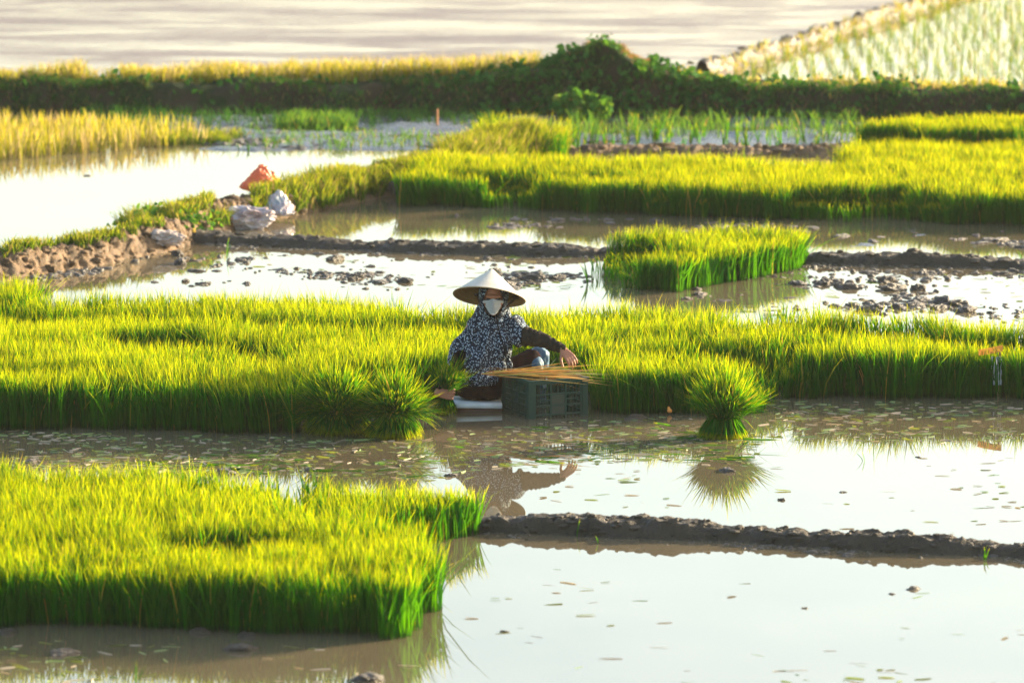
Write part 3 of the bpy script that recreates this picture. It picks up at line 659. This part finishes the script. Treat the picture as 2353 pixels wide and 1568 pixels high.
for s in (-1, 1):
    bm = bmesh.new(); ellipsoid(bm, H_(s*.031, -.074, .000), (.0135, .008, .007)); e = from_bm('eye', bm, simple('eye_dark', (.03, .02, .015), .2, .5), person)

# ---- jacket
bm = bmesh.new()
limb(bm, [L(1103, 872, Y0+.0), L(1110, 835, Y0-.01), L(1120, 785, Y0+.01), L(1127, 752, Y0+.02), L(1130, 735, Y0+.02)], [.130, .128, .122, .098, .060])
ellipsoid(bm, L(1100, 862, Y0-.02), (.135, .14, .10)); ellipsoid(bm, L(1150, 800, Y0-.02), (.055, .10, .14), (0, .15, 0))
ellipsoid(bm, L(1148, 840, Y0-.03), (.065, .09, .06)); ellipsoid(bm, L(1092, 835, Y0-.06), (.10, .10, .13))
limb(bm, [L(1082, 758, Y0), L(1066, 795, Y0-.03), L(1058, 828, Y0-.05)], [.062, .068, .066])
limb(bm, [L(1150, 738, Y0+.02), L(1172, 750, Y0+.01), L(1185, 758, Y0-.02), L(1196, 770, Y0-.045)], [.055, .070, .070, .064])
jacket = fuse('jacket', bm, M['floral'], person, voxel=.006, smooth=4, fold=.019, fscale=7, seed=3, stretch=(1.4, 1.4, .55), cut=lambda c: c.z < L(0, 874, Y0).z - .012 - .3*(c.x+.1)*0 and c.z < .17)
for p_ in jacket.data.polygons: pass
bm = bmesh.new(); limb(bm, [L(1140, 722, Y0-.105), L(1146, 760, Y0-.125), L(1158, 800, Y0-.13), L(1166, 845, Y0-.12)], [.0035, .004, .004, .003]); 
from_bm('placket', bm, M['dark_cloth'], person)
bm = bmesh.new(); bmesh.ops.create_cube(bm, size=1, matrix=Matrix.Translation(L(1152, 736, Y0-.125)) @ Matrix.Diagonal((.014, .006, .010, 1))); bmesh.ops.bevel(bm, geom=bm.edges[:], offset=.002, segments=2)
from_bm('button', bm, M['mask'], person)
# dark opening and under-sleeve of the bent right arm
bm = bmesh.new(); limb(bm, [L(1058, 822, Y0-.085), L(1054, 842, Y0-.10), L(1026, 872, Y0-.20), L(1012, 888, Y0-.28)], [.050, .048, .034, .027])
fuse('undersleeve', bm, M['dark_cloth'], person, voxel=.006, smooth=3, fold=.004, seed=5)
bm = bmesh.new(); limb(bm, [L(1180, 763, Y0-.01), L(1212, 774, Y0-.07), ELL, L(1262, 788, Y0-.16), L(1288, 801, Y0-.215)], [.052, .057, .050, .038, .029])
fuse('undersleeve', bm, M['sleeve'], person, voxel=.005, smooth=3, fold=.006, fscale=16, seed=6, stretch=(2.2, 1, 1))
# ---- trousers and boots
bm = bmesh.new()
limb(bm, [L(1105, 892, Y0), L(1112, 880, Y0)], [.125, .12]); ellipsoid(bm, L(1085, 893, Y0-.02), (.10, .13, .062)); ellipsoid(bm, L(1118, 898, Y0-.02), (.10, .12, .06))
limb(bm, [L(1120, 886, Y0+.0), L(1175, 852, Y0+.03), KN1], [.095, .078, .062]); limb(bm, [L(1125, 885, Y0+.12), KN2+Vector((-.05, 0, -.01))], [.085, .06])
fuse('trousers', bm, M['trouser'], person, voxel=.007, smooth=5, fold=.006, fscale=10, seed=8, cut=lambda c: c.z < .062)
bm = bmesh.new(); limb(bm, [KN1+Vector((.012, -.012, -.028)), AN1], [.058, .05]); ellipsoid(bm, AN1+Vector((.04, -.03, -.02)), (.11, .045, .045))
fuse('boot', bm, M['blue'], person, voxel=.006, smooth=4, fold=.006, fscale=18, seed=9)
bm = bmesh.new(); limb(bm, [KN2+Vector((.0, 0, .0)), AN2], [.066, .05]); ellipsoid(bm, AN2+Vector((.04, -.03, -.02)), (.11, .045, .045))
fuse('boot', bm, M['blue'], person, voxel=.006, smooth=4, fold=.007, fscale=16, seed=10)
bm = bmesh.new(); limb(bm, [L(1236, 832, Y0+.04), L(1240, 848, Y0+.04), L(1243, 866, Y0+.05)], [.016, .020, .022])
fuse('boot_cuff', bm, M['cream'], person, voxel=.005, smooth=2, fold=.003)
# ---- scarf hood round the head
bm = bmesh.new(); ellipsoid(bm, H_(0, .02, .02), (.094, .112, .105), sub=5); ellipsoid(bm, H_(0, .01, -.06), (.085, .098, .09), sub=5)
limb(bm, [H_(0, .02, -.07), L(1130, 733, Y0+.01)], [.078, .085]); limb(bm, [L(1094, 748, Y0+.0), L(1130, 732, Y0-.01), L(1160, 745, Y0)], [.058, .072, .056]); limb(bm, [H_(-.045, .01, -.06), L(1094, 748, Y0)], [.046, .05]); limb(bm, [H_(.045, .01, -.06), L(1162, 744, Y0)], [.045, .05])
def hood_cut(c):
    q = c - HEAD
    return q.y < -.035 and (q.x/.060)**2 + ((q.z+.022)/.092)**2 < 1
fuse('headscarf', bm, M['floral'], person, voxel=.005, smooth=4, fold=.005, fscale=14, seed=14, stretch=(1.5, 1.5, .6), cut=hood_cut)
# ---- mask: shell over nose, cheeks and chin
bm = bmesh.new(); nu, nv_ = 33, 25; grid = []
for i in range(nu):
    row = []; u = i/(nu-1)*2-1
    for j in range(nv_):
        v = j/(nv_-1); top = -.004 + .012*math.exp(-(u/.28)**2) - .010*abs(u)**3; bot = -.094 + .060*abs(u)**2.1
        z = top*(1-v)+bot*v; x = u*.068*(1-.22*v*v); y = -.100 + .050*u*u*1.15 - .018*math.exp(-(u/.22)**2)*math.exp(-((v-.25)/.35)**2) + .020*(v-.4)**2 + .0012*math.sin(v*22)
        row.append(bm.verts.new(H_(x, y-.008, z)))
    grid.append(row)
for i in range(nu-1):
    for j in range(nv_-1): bm.faces.new((grid[i][j], grid[i][j+1], grid[i+1][j+1], grid[i+1][j]))
bmesh.ops.solidify(bm, geom=bm.faces[:], thickness=.0025); bmesh.ops.recalc_face_normals(bm, faces=bm.faces[:]); from_bm('face_mask', bm, M['mask'], person)
# ---- conical hat
hat = empty('conical_hat', (0, 0, 0)); hat.parent = person; 
HC = L(1123.5, 681, Y0-.02)
def hatpt(r, t, z): return Vector((r*math.cos(t), r*math.sin(t), z))
HM = Matrix.Translation(HC) @ Euler((R(-23), R(7), 0)).to_matrix().to_4x4()
bm = bmesh.new(); SEG = 96; prof = [(.0035, .174), (.010, .171), (.03, .1535), (.06, .130), (.10, .0975), (.14, .0645), (.18, .0315), (.215, .003), (.2225, -.003)]
def lathe(bm, prof, seg, M_, wob=0):
    rows = [[bm.verts.new(M_ @ (hatpt(r*(1+wob*math.sin(5*t+r*30)), 0, z) if False else Vector((r*math.cos(t)*(1+wob*math.sin(3*t+1)), r*math.sin(t)*(1+wob*math.sin(3*t+1)), z+wob*.2*math.sin(2*t))))) for t in [2*math.pi*i/seg for i in range(seg)]] for r, z in prof]
    for a, b in zip(rows, rows[1:]):
        for i in range(seg): bm.faces.new((a[i], b[i], b[(i+1) % seg], a[(i+1) % seg]))
    return rows
rows = lathe(bm, prof, SEG, HM, .008); bm.faces.new(rows[0]); bmesh.ops.recalc_face_normals(bm, faces=bm.faces[:]); from_bm('hat_cone', bm, M['hat'], hat)
bm = bmesh.new(); lathe(bm, [(max(r-.003, .001), z-.004) for r, z in prof], SEG, HM, .008); from_bm('hat_lining', bm, M['hat_in'], hat)
bm = bmesh.new()
for k in range(9):
    r = .05+.021*k; z = .174 - (.174+.003)*(r/.2225) - .0065
    bmesh_r = [HM @ Vector((r*math.cos(t), r*math.sin(t), z)) for t in [2*math.pi*i/48 for i in range(48)]]
    for i in range(48): capsule(bm, bmesh_r[i], bmesh_r[(i+1) % 48], .0013, .0013, 5)
from_bm('hoop', bm, simple('bamboo_hoop', (.30, .17, .07), .6), hat)
bm = bmesh.new(); rr = [HM @ Vector((.2235*math.cos(t)*(1+.008*math.sin(3*t+1)), .2235*math.sin(t)*(1+.008*math.sin(3*t+1)), -.004+.0016*math.sin(2*t))) for t in [2*math.pi*i/96 for i in range(96)]]
for i in range(96): capsule(bm, rr[i], rr[(i+1) % 96], .0028, .0028, 6)
from_bm('hat_rim', bm, simple('rim_cane', (.50, .38, .22), .6), hat)
for (x0, y0, x1, y1, xm, ym) in ((1184, 684, 1138, 718, 1158, 708), (1097, 678, 1128, 720, 1104, 700)):
    a = L(x0, y0, Y0+.03); b = L(x1, y1+2, Y0-.11); m_ = L(xm, ym, Y0-.06)
    bm = bmesh.new(); limb(bm, [a, m_, b], [.0075, .009, .006]); from_bm('chin_strap', bm, M['strap'], hat)
    bm = bmesh.new(); ellipsoid(bm, a+Vector((0, 0, .004)), (.026, .02, .011), (0, .15, 0)); fuse('strap_pad', bm, M['strap'], hat, voxel=.004, smooth=1, fold=.002)

# ---------------------------------------------------------------- low seat board
bm = bmesh.new(); sb0 = L(1092, 921, Y0)
bmesh.ops.create_cube(bm, size=1, matrix=Matrix.Translation((sb0.x, Y0-.05, .040)) @ Euler((0, R(1.5), R(4))).to_matrix().to_4x4() @ Matrix.Diagonal((.31, .30, .028, 1)))
bmesh.ops.bevel(bm, geom=bm.edges[:], offset=.007, segments=3); 
seat = empty('seat_board', PO); tag(seat, 'low white board on a brown block under the worker', 'seat board')
from_bm('board', bm, simple('white_board', (.72, .74, .74), .35, .5, .1, 20, col2=(.55, .55, .52)), seat)
bm = bmesh.new(); bmesh.ops.create_cube(bm, size=1, matrix=Matrix.Translation((sb0.x+.01, Y0-.04, -.002)) @ Euler((0, 0, R(4))).to_matrix().to_4x4() @ Matrix.Diagonal((.29, .27, .054, 1))); bmesh.ops.bevel(bm, geom=bm.edges[:], offset=.006, segments=2)
from_bm('block', bm, simple('brown_block', (.11, .055, .035), .6, .4, .4, 25), seat)

# ---------------------------------------------------------------- plastic crate
cr = empty('plastic_crate', ground(1216, 962) + Vector((0, 0, -.062)), R(24))
tag(cr, 'dark green slatted plastic crate standing in the water beside the worker', 'crate')
M['crate'] = simple('crate_plastic', (.014, .046, .032), .5, .15, .15, 30, col2=(.020, .044, .030), cscale=5)
CW, CD, CHh = .385, .42, .295      # width along local x (front face), depth along local y, height
def boxes(name, lst, mat, parent, bev=.0025):
    bm = bmesh.new()
    for (x0, x1, y0, y1, z0, z1) in lst:
        g = bmesh.ops.create_cube(bm, size=1, matrix=Matrix.Translation(((x0+x1)/2, (y0+y1)/2, (z0+z1)/2)) @ Matrix.Diagonal((x1-x0, y1-y0, z1-z0, 1)))
    if bev: bmesh.ops.bevel(bm, geom=bm.edges[:], offset=bev, segments=2)
    return from_bm(name, bm, mat, parent, smooth=False)
def panel(axis, a0, a1, off, flip, plate):
    """one slatted wall; a = run coordinate, off = fixed coordinate"""
    def bx(u0, u1, z0, z1, d0=0.0, d1=.010):
        lo, hi = (off+d0, off+d1) if not flip else (off-d1, off-d0)
        return (u0, u1, lo, hi, z0, z1) if axis == 'x' else (lo, hi, u0, u1, z0, z1)
    out = []; c = .045; W_ = a1-a0
    out.append(bx(a0, a0+c, .012, CHh-.022)); out.append(bx(a1-c, a1, .012, CHh-.022))
    cols = [a0+c + (W_-2*c)*k/3 for k in range(4)]
    for u in cols[1:3]: out.append(bx(u-.006, u+.006, .012, CHh-.022, -.003, .011))
    hs = [.012, .080, .135, .205, CHh-.022]
    for z in hs: out.append(bx(a0+c-.001, a1-c+.001, z-.005, z+.005, -.002, .0105))
    for i in range(3):
        w_ = cols[i+1]-cols[i]; nb = 4
        for k in range(1, nb):
            u = cols[i]+w_*k/nb
            for (zl, zh) in zip(hs, hs[1:]):
                if plate and i == 1 and zl in (.080, .135): continue
                out.append(bx(u-.0022, u+.0022, zl+.004, zh-.004, .002, .008))
        if zl and i != 1:
            out.append(bx(cols[i]+.006, cols[i+1]-.006, .166, .174, .001, .009))
    return out
walls = [('x', 0, CW, 0, False, True), ('x', 0, CW, CD, True, True), ('y', .0102, CD-.0102, 0, False, False), ('y', .0102, CD-.0102, CW, True, False)]
for wdef in walls: boxes('side_panel', panel(*wdef), M['crate'], cr, 0)
boxes('rim', [(-.010, CW+.010, -.010, .012, CHh-.022, CHh), (-.010, CW+.010, CD-.012, CD+.010, CHh-.022, CHh), (-.010, .012, .0125, CD-.0125, CHh-.0215, CHh-.0005), (CW-.012, CW+.010, .0125, CD-.0125, CHh-.0215, CHh-.0005)], M['crate'], cr, .003)
boxes('corner_post', [(-.005, .030, -.005, .0, .005, CHh-.023)], M['crate'], cr, 0)
boxes('corner_post', [(-.005, .0, .001, .034, .005, CHh-.023)], M['crate'], cr, 0)
boxes('corner_post', [(CW-.030, CW+.005, -.005, .0, .005, CHh-.023)], M['crate'], cr, 0)
boxes('floor', [(.011, CW-.011, .011, CD-.011, .002, .010)], M['crate'], cr, 0)
c1_, c2_ = .045+(CW-.09)/3, .045+2*(CW-.09)/3
boxes('label_plate', [(c1_+.006, c2_-.006, .000, .007, .085, .200)], simple('plate_plastic', (.028, .040, .024), .5, .4, 0), cr, .002)

# straw bundle lying across the crate
n = 62; sx = L(1262, 862, 0)
bb = np.zeros((n, 3)); bb[:, 0] = rng.normal(-.33, .06, n)+.02; bb[:, 1] = rng.normal(0, .026, n); bb[:, 2] = np.abs(rng.normal(0, .012, n)) + .004
ax = np.stack([np.ones(n), rng.normal(0, .13, n), rng.normal(-.01, .06, n)], 1); ln = rng.normal(0, .05, (n, 3)); ln[:, 2] = -np.abs(ln[:, 2])*.7
cx_ = L(1270, 866, 0)
st = blades('straw_bundle', bb, rng.uniform(.38, .74, n), rng.uniform(.7, 1.4, n)*.0060, ln, M['straw'], axis=ax, roll=rng.uniform(-1.2, 1.2, n), curve=3)
cw = cr.matrix_basis @ Vector((CW/2, CD/2, CHh)); st.location = cw + Vector((.02, -.10, .003)); st.rotation_euler = (0, 0, R(-4))
tag(st, 'bundle of loose orange-brown straw laid across the top of the crate', 'straw')
n = 60; bb = np.zeros((n, 3)); bb[:, 0] = rng.uniform(-.22, .12, n); bb[:, 1] = rng.uniform(-.12, .15, n); bb[:, 2] = rng.uniform(.0, .012, n)
a = rng.normal(0, .5, n); ax = np.stack([np.cos(a), np.sin(a), rng.normal(0, .10, n)], 1)
g_ = blades('loose_stems', bb, rng.uniform(.10, .30, n), np.full(n, .004), rng.normal(0, .1, (n, 3)), M['cut_leaf'], axis=ax, roll=rng.uniform(-1, 1, n)); g_.location = cw + Vector((-.02, .05, .012))
tag(g_, 'thin green and pale stems scattered behind the straw on the crate', 'stems', kind='stuff')

# ---------------------------------------------------------------- seedling bundles
def bundle(loc, label, n=700, H=.27, neck=.10, th=60, tilt=(0, 0), roots=250, rh=.10, rspread=.8, r0=.03, group=None, wd=.006, mat='rice', pw=.6):
    """tied handful of seedlings: leaves fanning out of a neck, root ends splayed below it"""
    e = empty('seedling_bundle', loc); tag(e, label, 'seedling bundle', group)
    u = rng.uniform(0, 1, n)**pw; a = rng.uniform(0, 2*math.pi, n); ph = u*R(th)
    ax = np.stack([np.cos(a)*np.sin(ph)+tilt[0], np.sin(a)*np.sin(ph)+tilt[1], np.cos(ph)], 1); ax /= np.linalg.norm(ax, axis=1)[:, None]
    b = np.stack([np.cos(a)*u*r0, np.sin(a)*u*r0, np.full(n, neck)+rng.normal(0, .012, n)], 1)
    h = H*(1-.10*u)*rng.uniform(.70, 1.1, n); ln = rng.normal(0, .20, (n, 3)); ln[:, 2] -= .22*u
    h = np.where(ax[:, 2] < 0, np.minimum(h, (neck+.02)/np.maximum(-ax[:, 2]+.05, .05)), h)
    blades('leaves', b, h, rng.uniform(.7, 1.3, n)*wd, ln, M[mat], e, axis=ax)
    n = roots; u = rng.uniform(0, 1, n)**.5; a = rng.uniform(0, 2*math.pi, n)
    ax = np.stack([np.cos(a)*u*rspread-tilt[0]*.3, np.sin(a)*u*rspread, -np.ones(n)], 1); ax /= np.linalg.norm(ax, axis=1)[:, None]
    b = np.stack([np.cos(a)*u*r0, np.sin(a)*u*r0, np.full(n, neck+.01)], 1)
    h = np.minimum(rh*rng.uniform(.8, 1.15, n), (neck+.01)/-ax[:, 2])
    blades('root_ends', b, h, np.full(n, wd*.9), rng.normal(0, .08, (n, 3)), M[mat], e, axis=ax, T0=.2)
    return e
GRP = 'cut seedling bundles round the worker'
bundle(ground(1662, 1002), 'round bundle of cut seedlings standing alone in the water, right of the crate', 1700, .265, .12, 50, (.10, -.05), 1500, .17, .55, .085, group=GRP, pw=.75, wd=.0085)
bundle(ground(905, 1000), 'large spiky bundle of cut seedlings left of the held bundle, lit along its right side', 2400, .235, .14, 84, (.12, -.06), 2200, .19, .75, .07, group=GRP, pw=.7, wd=.0085)
bundle(ground(775, 990), 'big dark drooping bundle of cut seedlings leaning against the bed, left of the lit bundle', 2600, .26, .13, 84, (-.12, -.05), 2200, .18, .95, .10, group=GRP, pw=.7, wd=.0085)
hb = PO + Vector((WRR.x+.052, WRR.y+.030, 0))
bundle(hb, 'small bundle of seedlings gripped in the hand of the worker', 520, .21, WRR.z-.002, 36, (.14, .0), 330, .15, .42, .020, group=GRP, wd=.0065)
# ---------------------------------------------------------------- rubbish and small things
def crumple(name, loc, size, mat, seed, rot=0, sharp=.35, sub=5, lift=0, shape=None):
    bm = bmesh.new(); bmesh.ops.create_icosphere(bm, subdivisions=sub, radius=1); co = np.array([v.co[:] for v in bm.verts])
    if shape is not None: co = shape(co)
    f = fbm(co[:, 0]*1.4+seed, co[:, 1]*1.4, co[:, 2]*1.4, seed=seed, octv=3); g = 1-2*np.abs(fbm(co[:, 0]*2.2, co[:, 1]*2.2+seed, co[:, 2]*2.2, seed=seed+3, octv=3))
    g2 = 1-2*np.abs(fbm(co[:, 0]*5, co[:, 1]*5+seed, co[:, 2]*5, seed=seed+5, octv=2))
    co = co*(1+sharp*f+sharp*.55*g+sharp*.28*g2)[:, None]; co = co*np.array(size)
    for v, c in zip(bm.verts, co): v.co = Vector(c)
    o = from_bm(name, bm, mat, None, smooth=False); o.location = loc; o.rotation_euler = (0, 0, rot); return o
def peak(co):
    z = co[:, 2]; k = np.where(z > 0, 1-.72*z, 1); co = co.copy(); co[:, 0] *= k; co[:, 1] *= k; co[:, 2] = np.where(z > 0, z*1.25, z*.3); return co
g = ground(598, 486)
o = crumple('plastic_sack', g+Vector((0, .30, .16)), (.15, .10, .125), simple('orange_plastic', (.75, .17, .05), .4, .5, .3, 30, col2=(.55, .10, .03), trans=.25), 21, .3, .30, shape=peak); tag(o, 'crumpled orange plastic sack on top of the bund', 'plastic sack')
g = ground(552, 528); o = crumple('plastic_sack', g+Vector((0, .1, .085)), (.20, .12, .075), simple('white_sack', (.50, .45, .43), .4, .5, .3, 25, col2=(.26, .17, .17), cscale=9), 33, -.15, .55); tag(o, 'crumpled white plastic sack lying below the orange one', 'plastic sack')
g = ground(640, 505); o = crumple('plastic_sack', g+Vector((0, 0, .07)), (.11, .09, .115), simple('grey_sack', (.24, .30, .34), .4, .5, .3, 25, col2=(.40, .28, .27), cscale=7), 47, .4, .35, shape=peak); tag(o, 'blue-grey plastic sack at the edge of the water, right of the white one', 'plastic sack')
g = ground(372, 577); o = crumple('cloth_sack', g+Vector((0, .02, .095)), (.13, .085, .05), simple('grey_cloth', (.45, .36, .30), .8, .2, .5, 25, col2=(.30, .25, .22)), 52, .1, .5); tag(o, 'dirty grey-brown sack draped over the left mud bank', 'cloth sack')
bm = bmesh.new(); capsule(bm, (0, 0, -.02), (.004, 0, .17), .011, .009, 10); capsule(bm, (.001, 0, .0), (.001, 0, .03), .013, .012, 10); o = from_bm('wooden_peg', bm, simple('orange_wood', (.55, .22, .08), .7)); o.location = ground(1004, 296); tag(o, 'short orange-brown wooden peg standing on the mud flat', 'peg')
# rag on a marker stick at the right
mk = empty('marker_stick', ground(2284, 912)); tag(mk, 'stick with an orange rag and striped plastic in the bed at the right edge', 'marker stick')
bm = bmesh.new(); capsule(bm, (.022, -.02, -.02), (.03, -.02, .30), .008, .007, 10); from_bm('stick', bm, simple('stick_wood', (.28, .16, .07), .7), mk)
def strip(name, x0, x1, z0, z1, mat, bow, yy=-.03, dz=.0, nx=22, nz=14, wav=.006):
    bm = bmesh.new(); g = [[bm.verts.new(Vector((x0+(x1-x0)*i/nx + .004*math.sin(j*1.3), yy + bow*math.sin(i/nx*3.0) + wav*math.sin(i*1.1+j*.4), z0+(z1-z0)*j/nz + dz*(i/nx)))) for j in range(nz+1)] for i in range(nx+1)]
    for i in range(nx):
        for j in range(nz): bm.faces.new((g[i][j], g[i+1][j], g[i+1][j+1], g[i][j+1]))
    bmesh.ops.solidify(bm, geom=bm.faces[:], thickness=.003); bmesh.ops.recalc_face_normals(bm, faces=bm.faces[:]); return from_bm(name, bm, mat, mk)
strip('rag', -.105, .045, .265, .305, simple('orange_rag', (.50, .26, .06), .7, .2, .2, 30, col2=(.60, .36, .12), trans=.3), -.02, dz=.03, wav=.001)
m, nn, out = mat_new('striped_plastic'); tc = N(nn, "ShaderNodeTexCoord"); wv = N(nn, "ShaderNodeTexWave"); wv.inputs['Scale'].default_value = 22; wv.inputs['Distortion'].default_value = 1.5; nn.links.new(tc.outputs['Object'], wv.inputs['Vector'])
p_ = N(nn, "ShaderNodeBsdfPrincipled"); nn.links.new(ramp(nn, wv.outputs['Fac'], [(.35, (.05, .12, .07)), (.5, (.72, .76, .80))]), p_.inputs['Base Color']); p_.inputs['Roughness'].default_value = .4; nn.links.new(p_.outputs[0], out.inputs[0])
strip('plastic_strip', -.022, .040, .085, .262, m, -.015, yy=-.035)
bm = bmesh.new(); ellipsoid(bm, (0, 0, .022), (.016, .014, .014)); ellipsoid(bm, (-.006, 0, .038), (.009, .009, .012)); o = fuse('snail', bm, simple('orange_shell', (.75, .28, .04), .35, .5), None, voxel=.003, smooth=1); o.location = ground(1538, 951); tag(o, 'tiny orange snail shell at the foot of the bed right of the crate', 'snail')
# small mud crumbs between the clods: far too many to count
def crumbs(poly, n, label, seed, smin=.006, smax=.02, surf=None, mat='clod'):
    if surf is not None:
        q = on_surf(*surf, n, .08, .92); x, y, z = q.T; smin, smax = smin, smax
    else:
        x, y = sample(G(*poly), 900); k = fbm(x*1.8, y*1.8, seed=seed, octv=2)+rng.normal(0, .3, len(x)); i_ = np.argsort(-k)[:n]; x, y = x[i_], y[i_]; n = len(x); z = x*0
    bm = bmesh.new(); bmesh.ops.create_icosphere(bm, subdivisions=2, radius=1); bv = np.array([v.co[:] for v in bm.verts]); bf = np.array([[v.index for v in f.verts] for f in bm.faces]); bm.free()
    k = len(bv); s = (smin+(smax-smin)*rng.uniform(0, 1, n)**3)
    V = bv[None]*np.stack([s*rng.uniform(.8, 2.2, n), s, s*rng.uniform(.4, .9, n)], 1)[:, None]
    V = V*(1+.45*fbm(V[..., 0]*60+x[:, None]*9, V[..., 1]*60, V[..., 2]*60, seed=seed, octv=2))[..., None]*1.2
    V[..., 0] += x[:, None]; V[..., 1] += y[:, None]; V[..., 2] += z[:, None]
    F = (bf[None] + np.arange(n)[:, None, None]*k).reshape(-1, 3)
    me = bpy.data.meshes.new('mud_crumbs'); me.from_pydata(V.reshape(-1, 3).tolist(), [], F.tolist())
    tag(link('mud_crumbs', me, M[mat], smooth=False), label, 'mud crumbs', kind='stuff')
crumbs([(420, 655), (1040, 668), (1365, 660), (1340, 600), (900, 585), (520, 585)], 420, 'fine mud crumbs between the clods behind the worker', 5)
crumbs([(1580, 690), (1900, 730), (2500, 750), (2500, 618), (1900, 610), (1620, 650)], 650, 'fine mud crumbs between the clods right of the island bed', 6)
crumbs([(1060, 520), (2500, 575), (2500, 535), (1700, 510), (1060, 492)], 160, 'wet mud crumbs in front of the far bed', 7)
crumbs([(460, 340), (1000, 345), (1060, 320), (980, 290), (500, 290)], 500, 'dark lumps scattered on the grey mud flat at the upper left', 9, .01, .04)
crumbs([(1300, 348), (1960, 352), (1960, 325), (1300, 325)], 300, 'dark lumps on the mud strip behind the far bed', 10, .01, .035)

crumbs([(1100, 1232), (1750, 1258), (2352, 1292), (2500, 1298), (2500, 1285), (1750, 1240), (1100, 1212)], 230, 'slumped mud crumbs along the foot of the front mud ridge', 21, .004, .013)
crumbs([(460, 566), (900, 584), (1370, 594), (1370, 580), (900, 566), (460, 552)], 260, 'slumped mud crumbs along the foot of the mid mud ridge', 22, .005, .015)
crumbs([(1860, 612), (2500, 628), (2500, 610), (1860, 598)], 200, 'slumped mud crumbs along the right part of the mid ridge', 23, .005, .015)
# ---------------------------------------------------------------- evening haze
bm = bmesh.new(); bmesh.ops.create_cube(bm, size=1, matrix=Matrix.Translation((0, 1400, 2.6)) @ Matrix.Diagonal((3010, 3210, 8.2, 1)))
m, nn, out = mat_new('haze'); vol = N(nn, "ShaderNodeVolumePrincipled"); vol.inputs['Color'].default_value = (1, .97, .88, 1); vol.inputs['Density'].default_value = .00024; vol.inputs['Anisotropy'].default_value = .2
nn.links.new(vol.outputs[0], out.inputs['Volume']); tag(from_bm('haze', bm, m, smooth=False), kind='stuff')

floaters('long_leaves', [(1040, 1070), (1500, 1050), (1760, 1070), (1760, 1010), (1560, 970), (1380, 970), (1040, 1000)], 70, .10, .20, 'long bright rice leaves floating on the water in front of the crate', mat='rice_far', wd=.010, ang=.35)
floaters('long_leaves', [(300, 1090), (960, 1100), (960, 1040), (560, 1040), (300, 1060)], 60, .10, .20, 'long bright rice leaves floating behind the lower left bed', mat='rice_far', wd=.010, ang=.35)

crumbs([(-100, 668), (200, 632), (430, 575), (430, 560), (200, 600), (-100, 640)], 420, 'crumbled earth along the foot of the left mud bank', 31, .006, .026)

crumbs(None, 900, 'small lumps sticking to the surface of the front mud ridge', 41, .004, .018, S1, 'mud')
crumbs(None, 900, 'small lumps sticking to the surface of the mid mud ridge', 42, .005, .020, S2, 'mud')
crumbs(None, 1500, 'small earth lumps over the left mud bank', 43, .006, .028, (bX, bY, bZ), 'bank')
p = on_surf(dX, dY, dZ, 3000, *U(.02, .5)); p = p[(p[:, 0] > .0) & (p[:, 0] < 1.9)]; p = p[fbm(p[:, 0]*2.5, p[:, 2]*5, seed=97, octv=2) > .12]; p[:, 2] += .02; p[:, 1] -= .03
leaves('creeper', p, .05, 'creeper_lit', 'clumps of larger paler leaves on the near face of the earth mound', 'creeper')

x, y = sample(G((430, 345), (1050, 345), (1100, 300), (480, 292)), 60); k = fbm(x*1.5, y*1.5, seed=55, octv=2) > -.05; x, y = x[k], y[k]
tufts('mud_weeds', np.stack([x, y, x*0+.01], 1), 5, .09, .008, 'creeper_lit', .45, spread=.05, label='sparse short green weeds dotted over the grey mud flat at the upper left', cat='weeds')
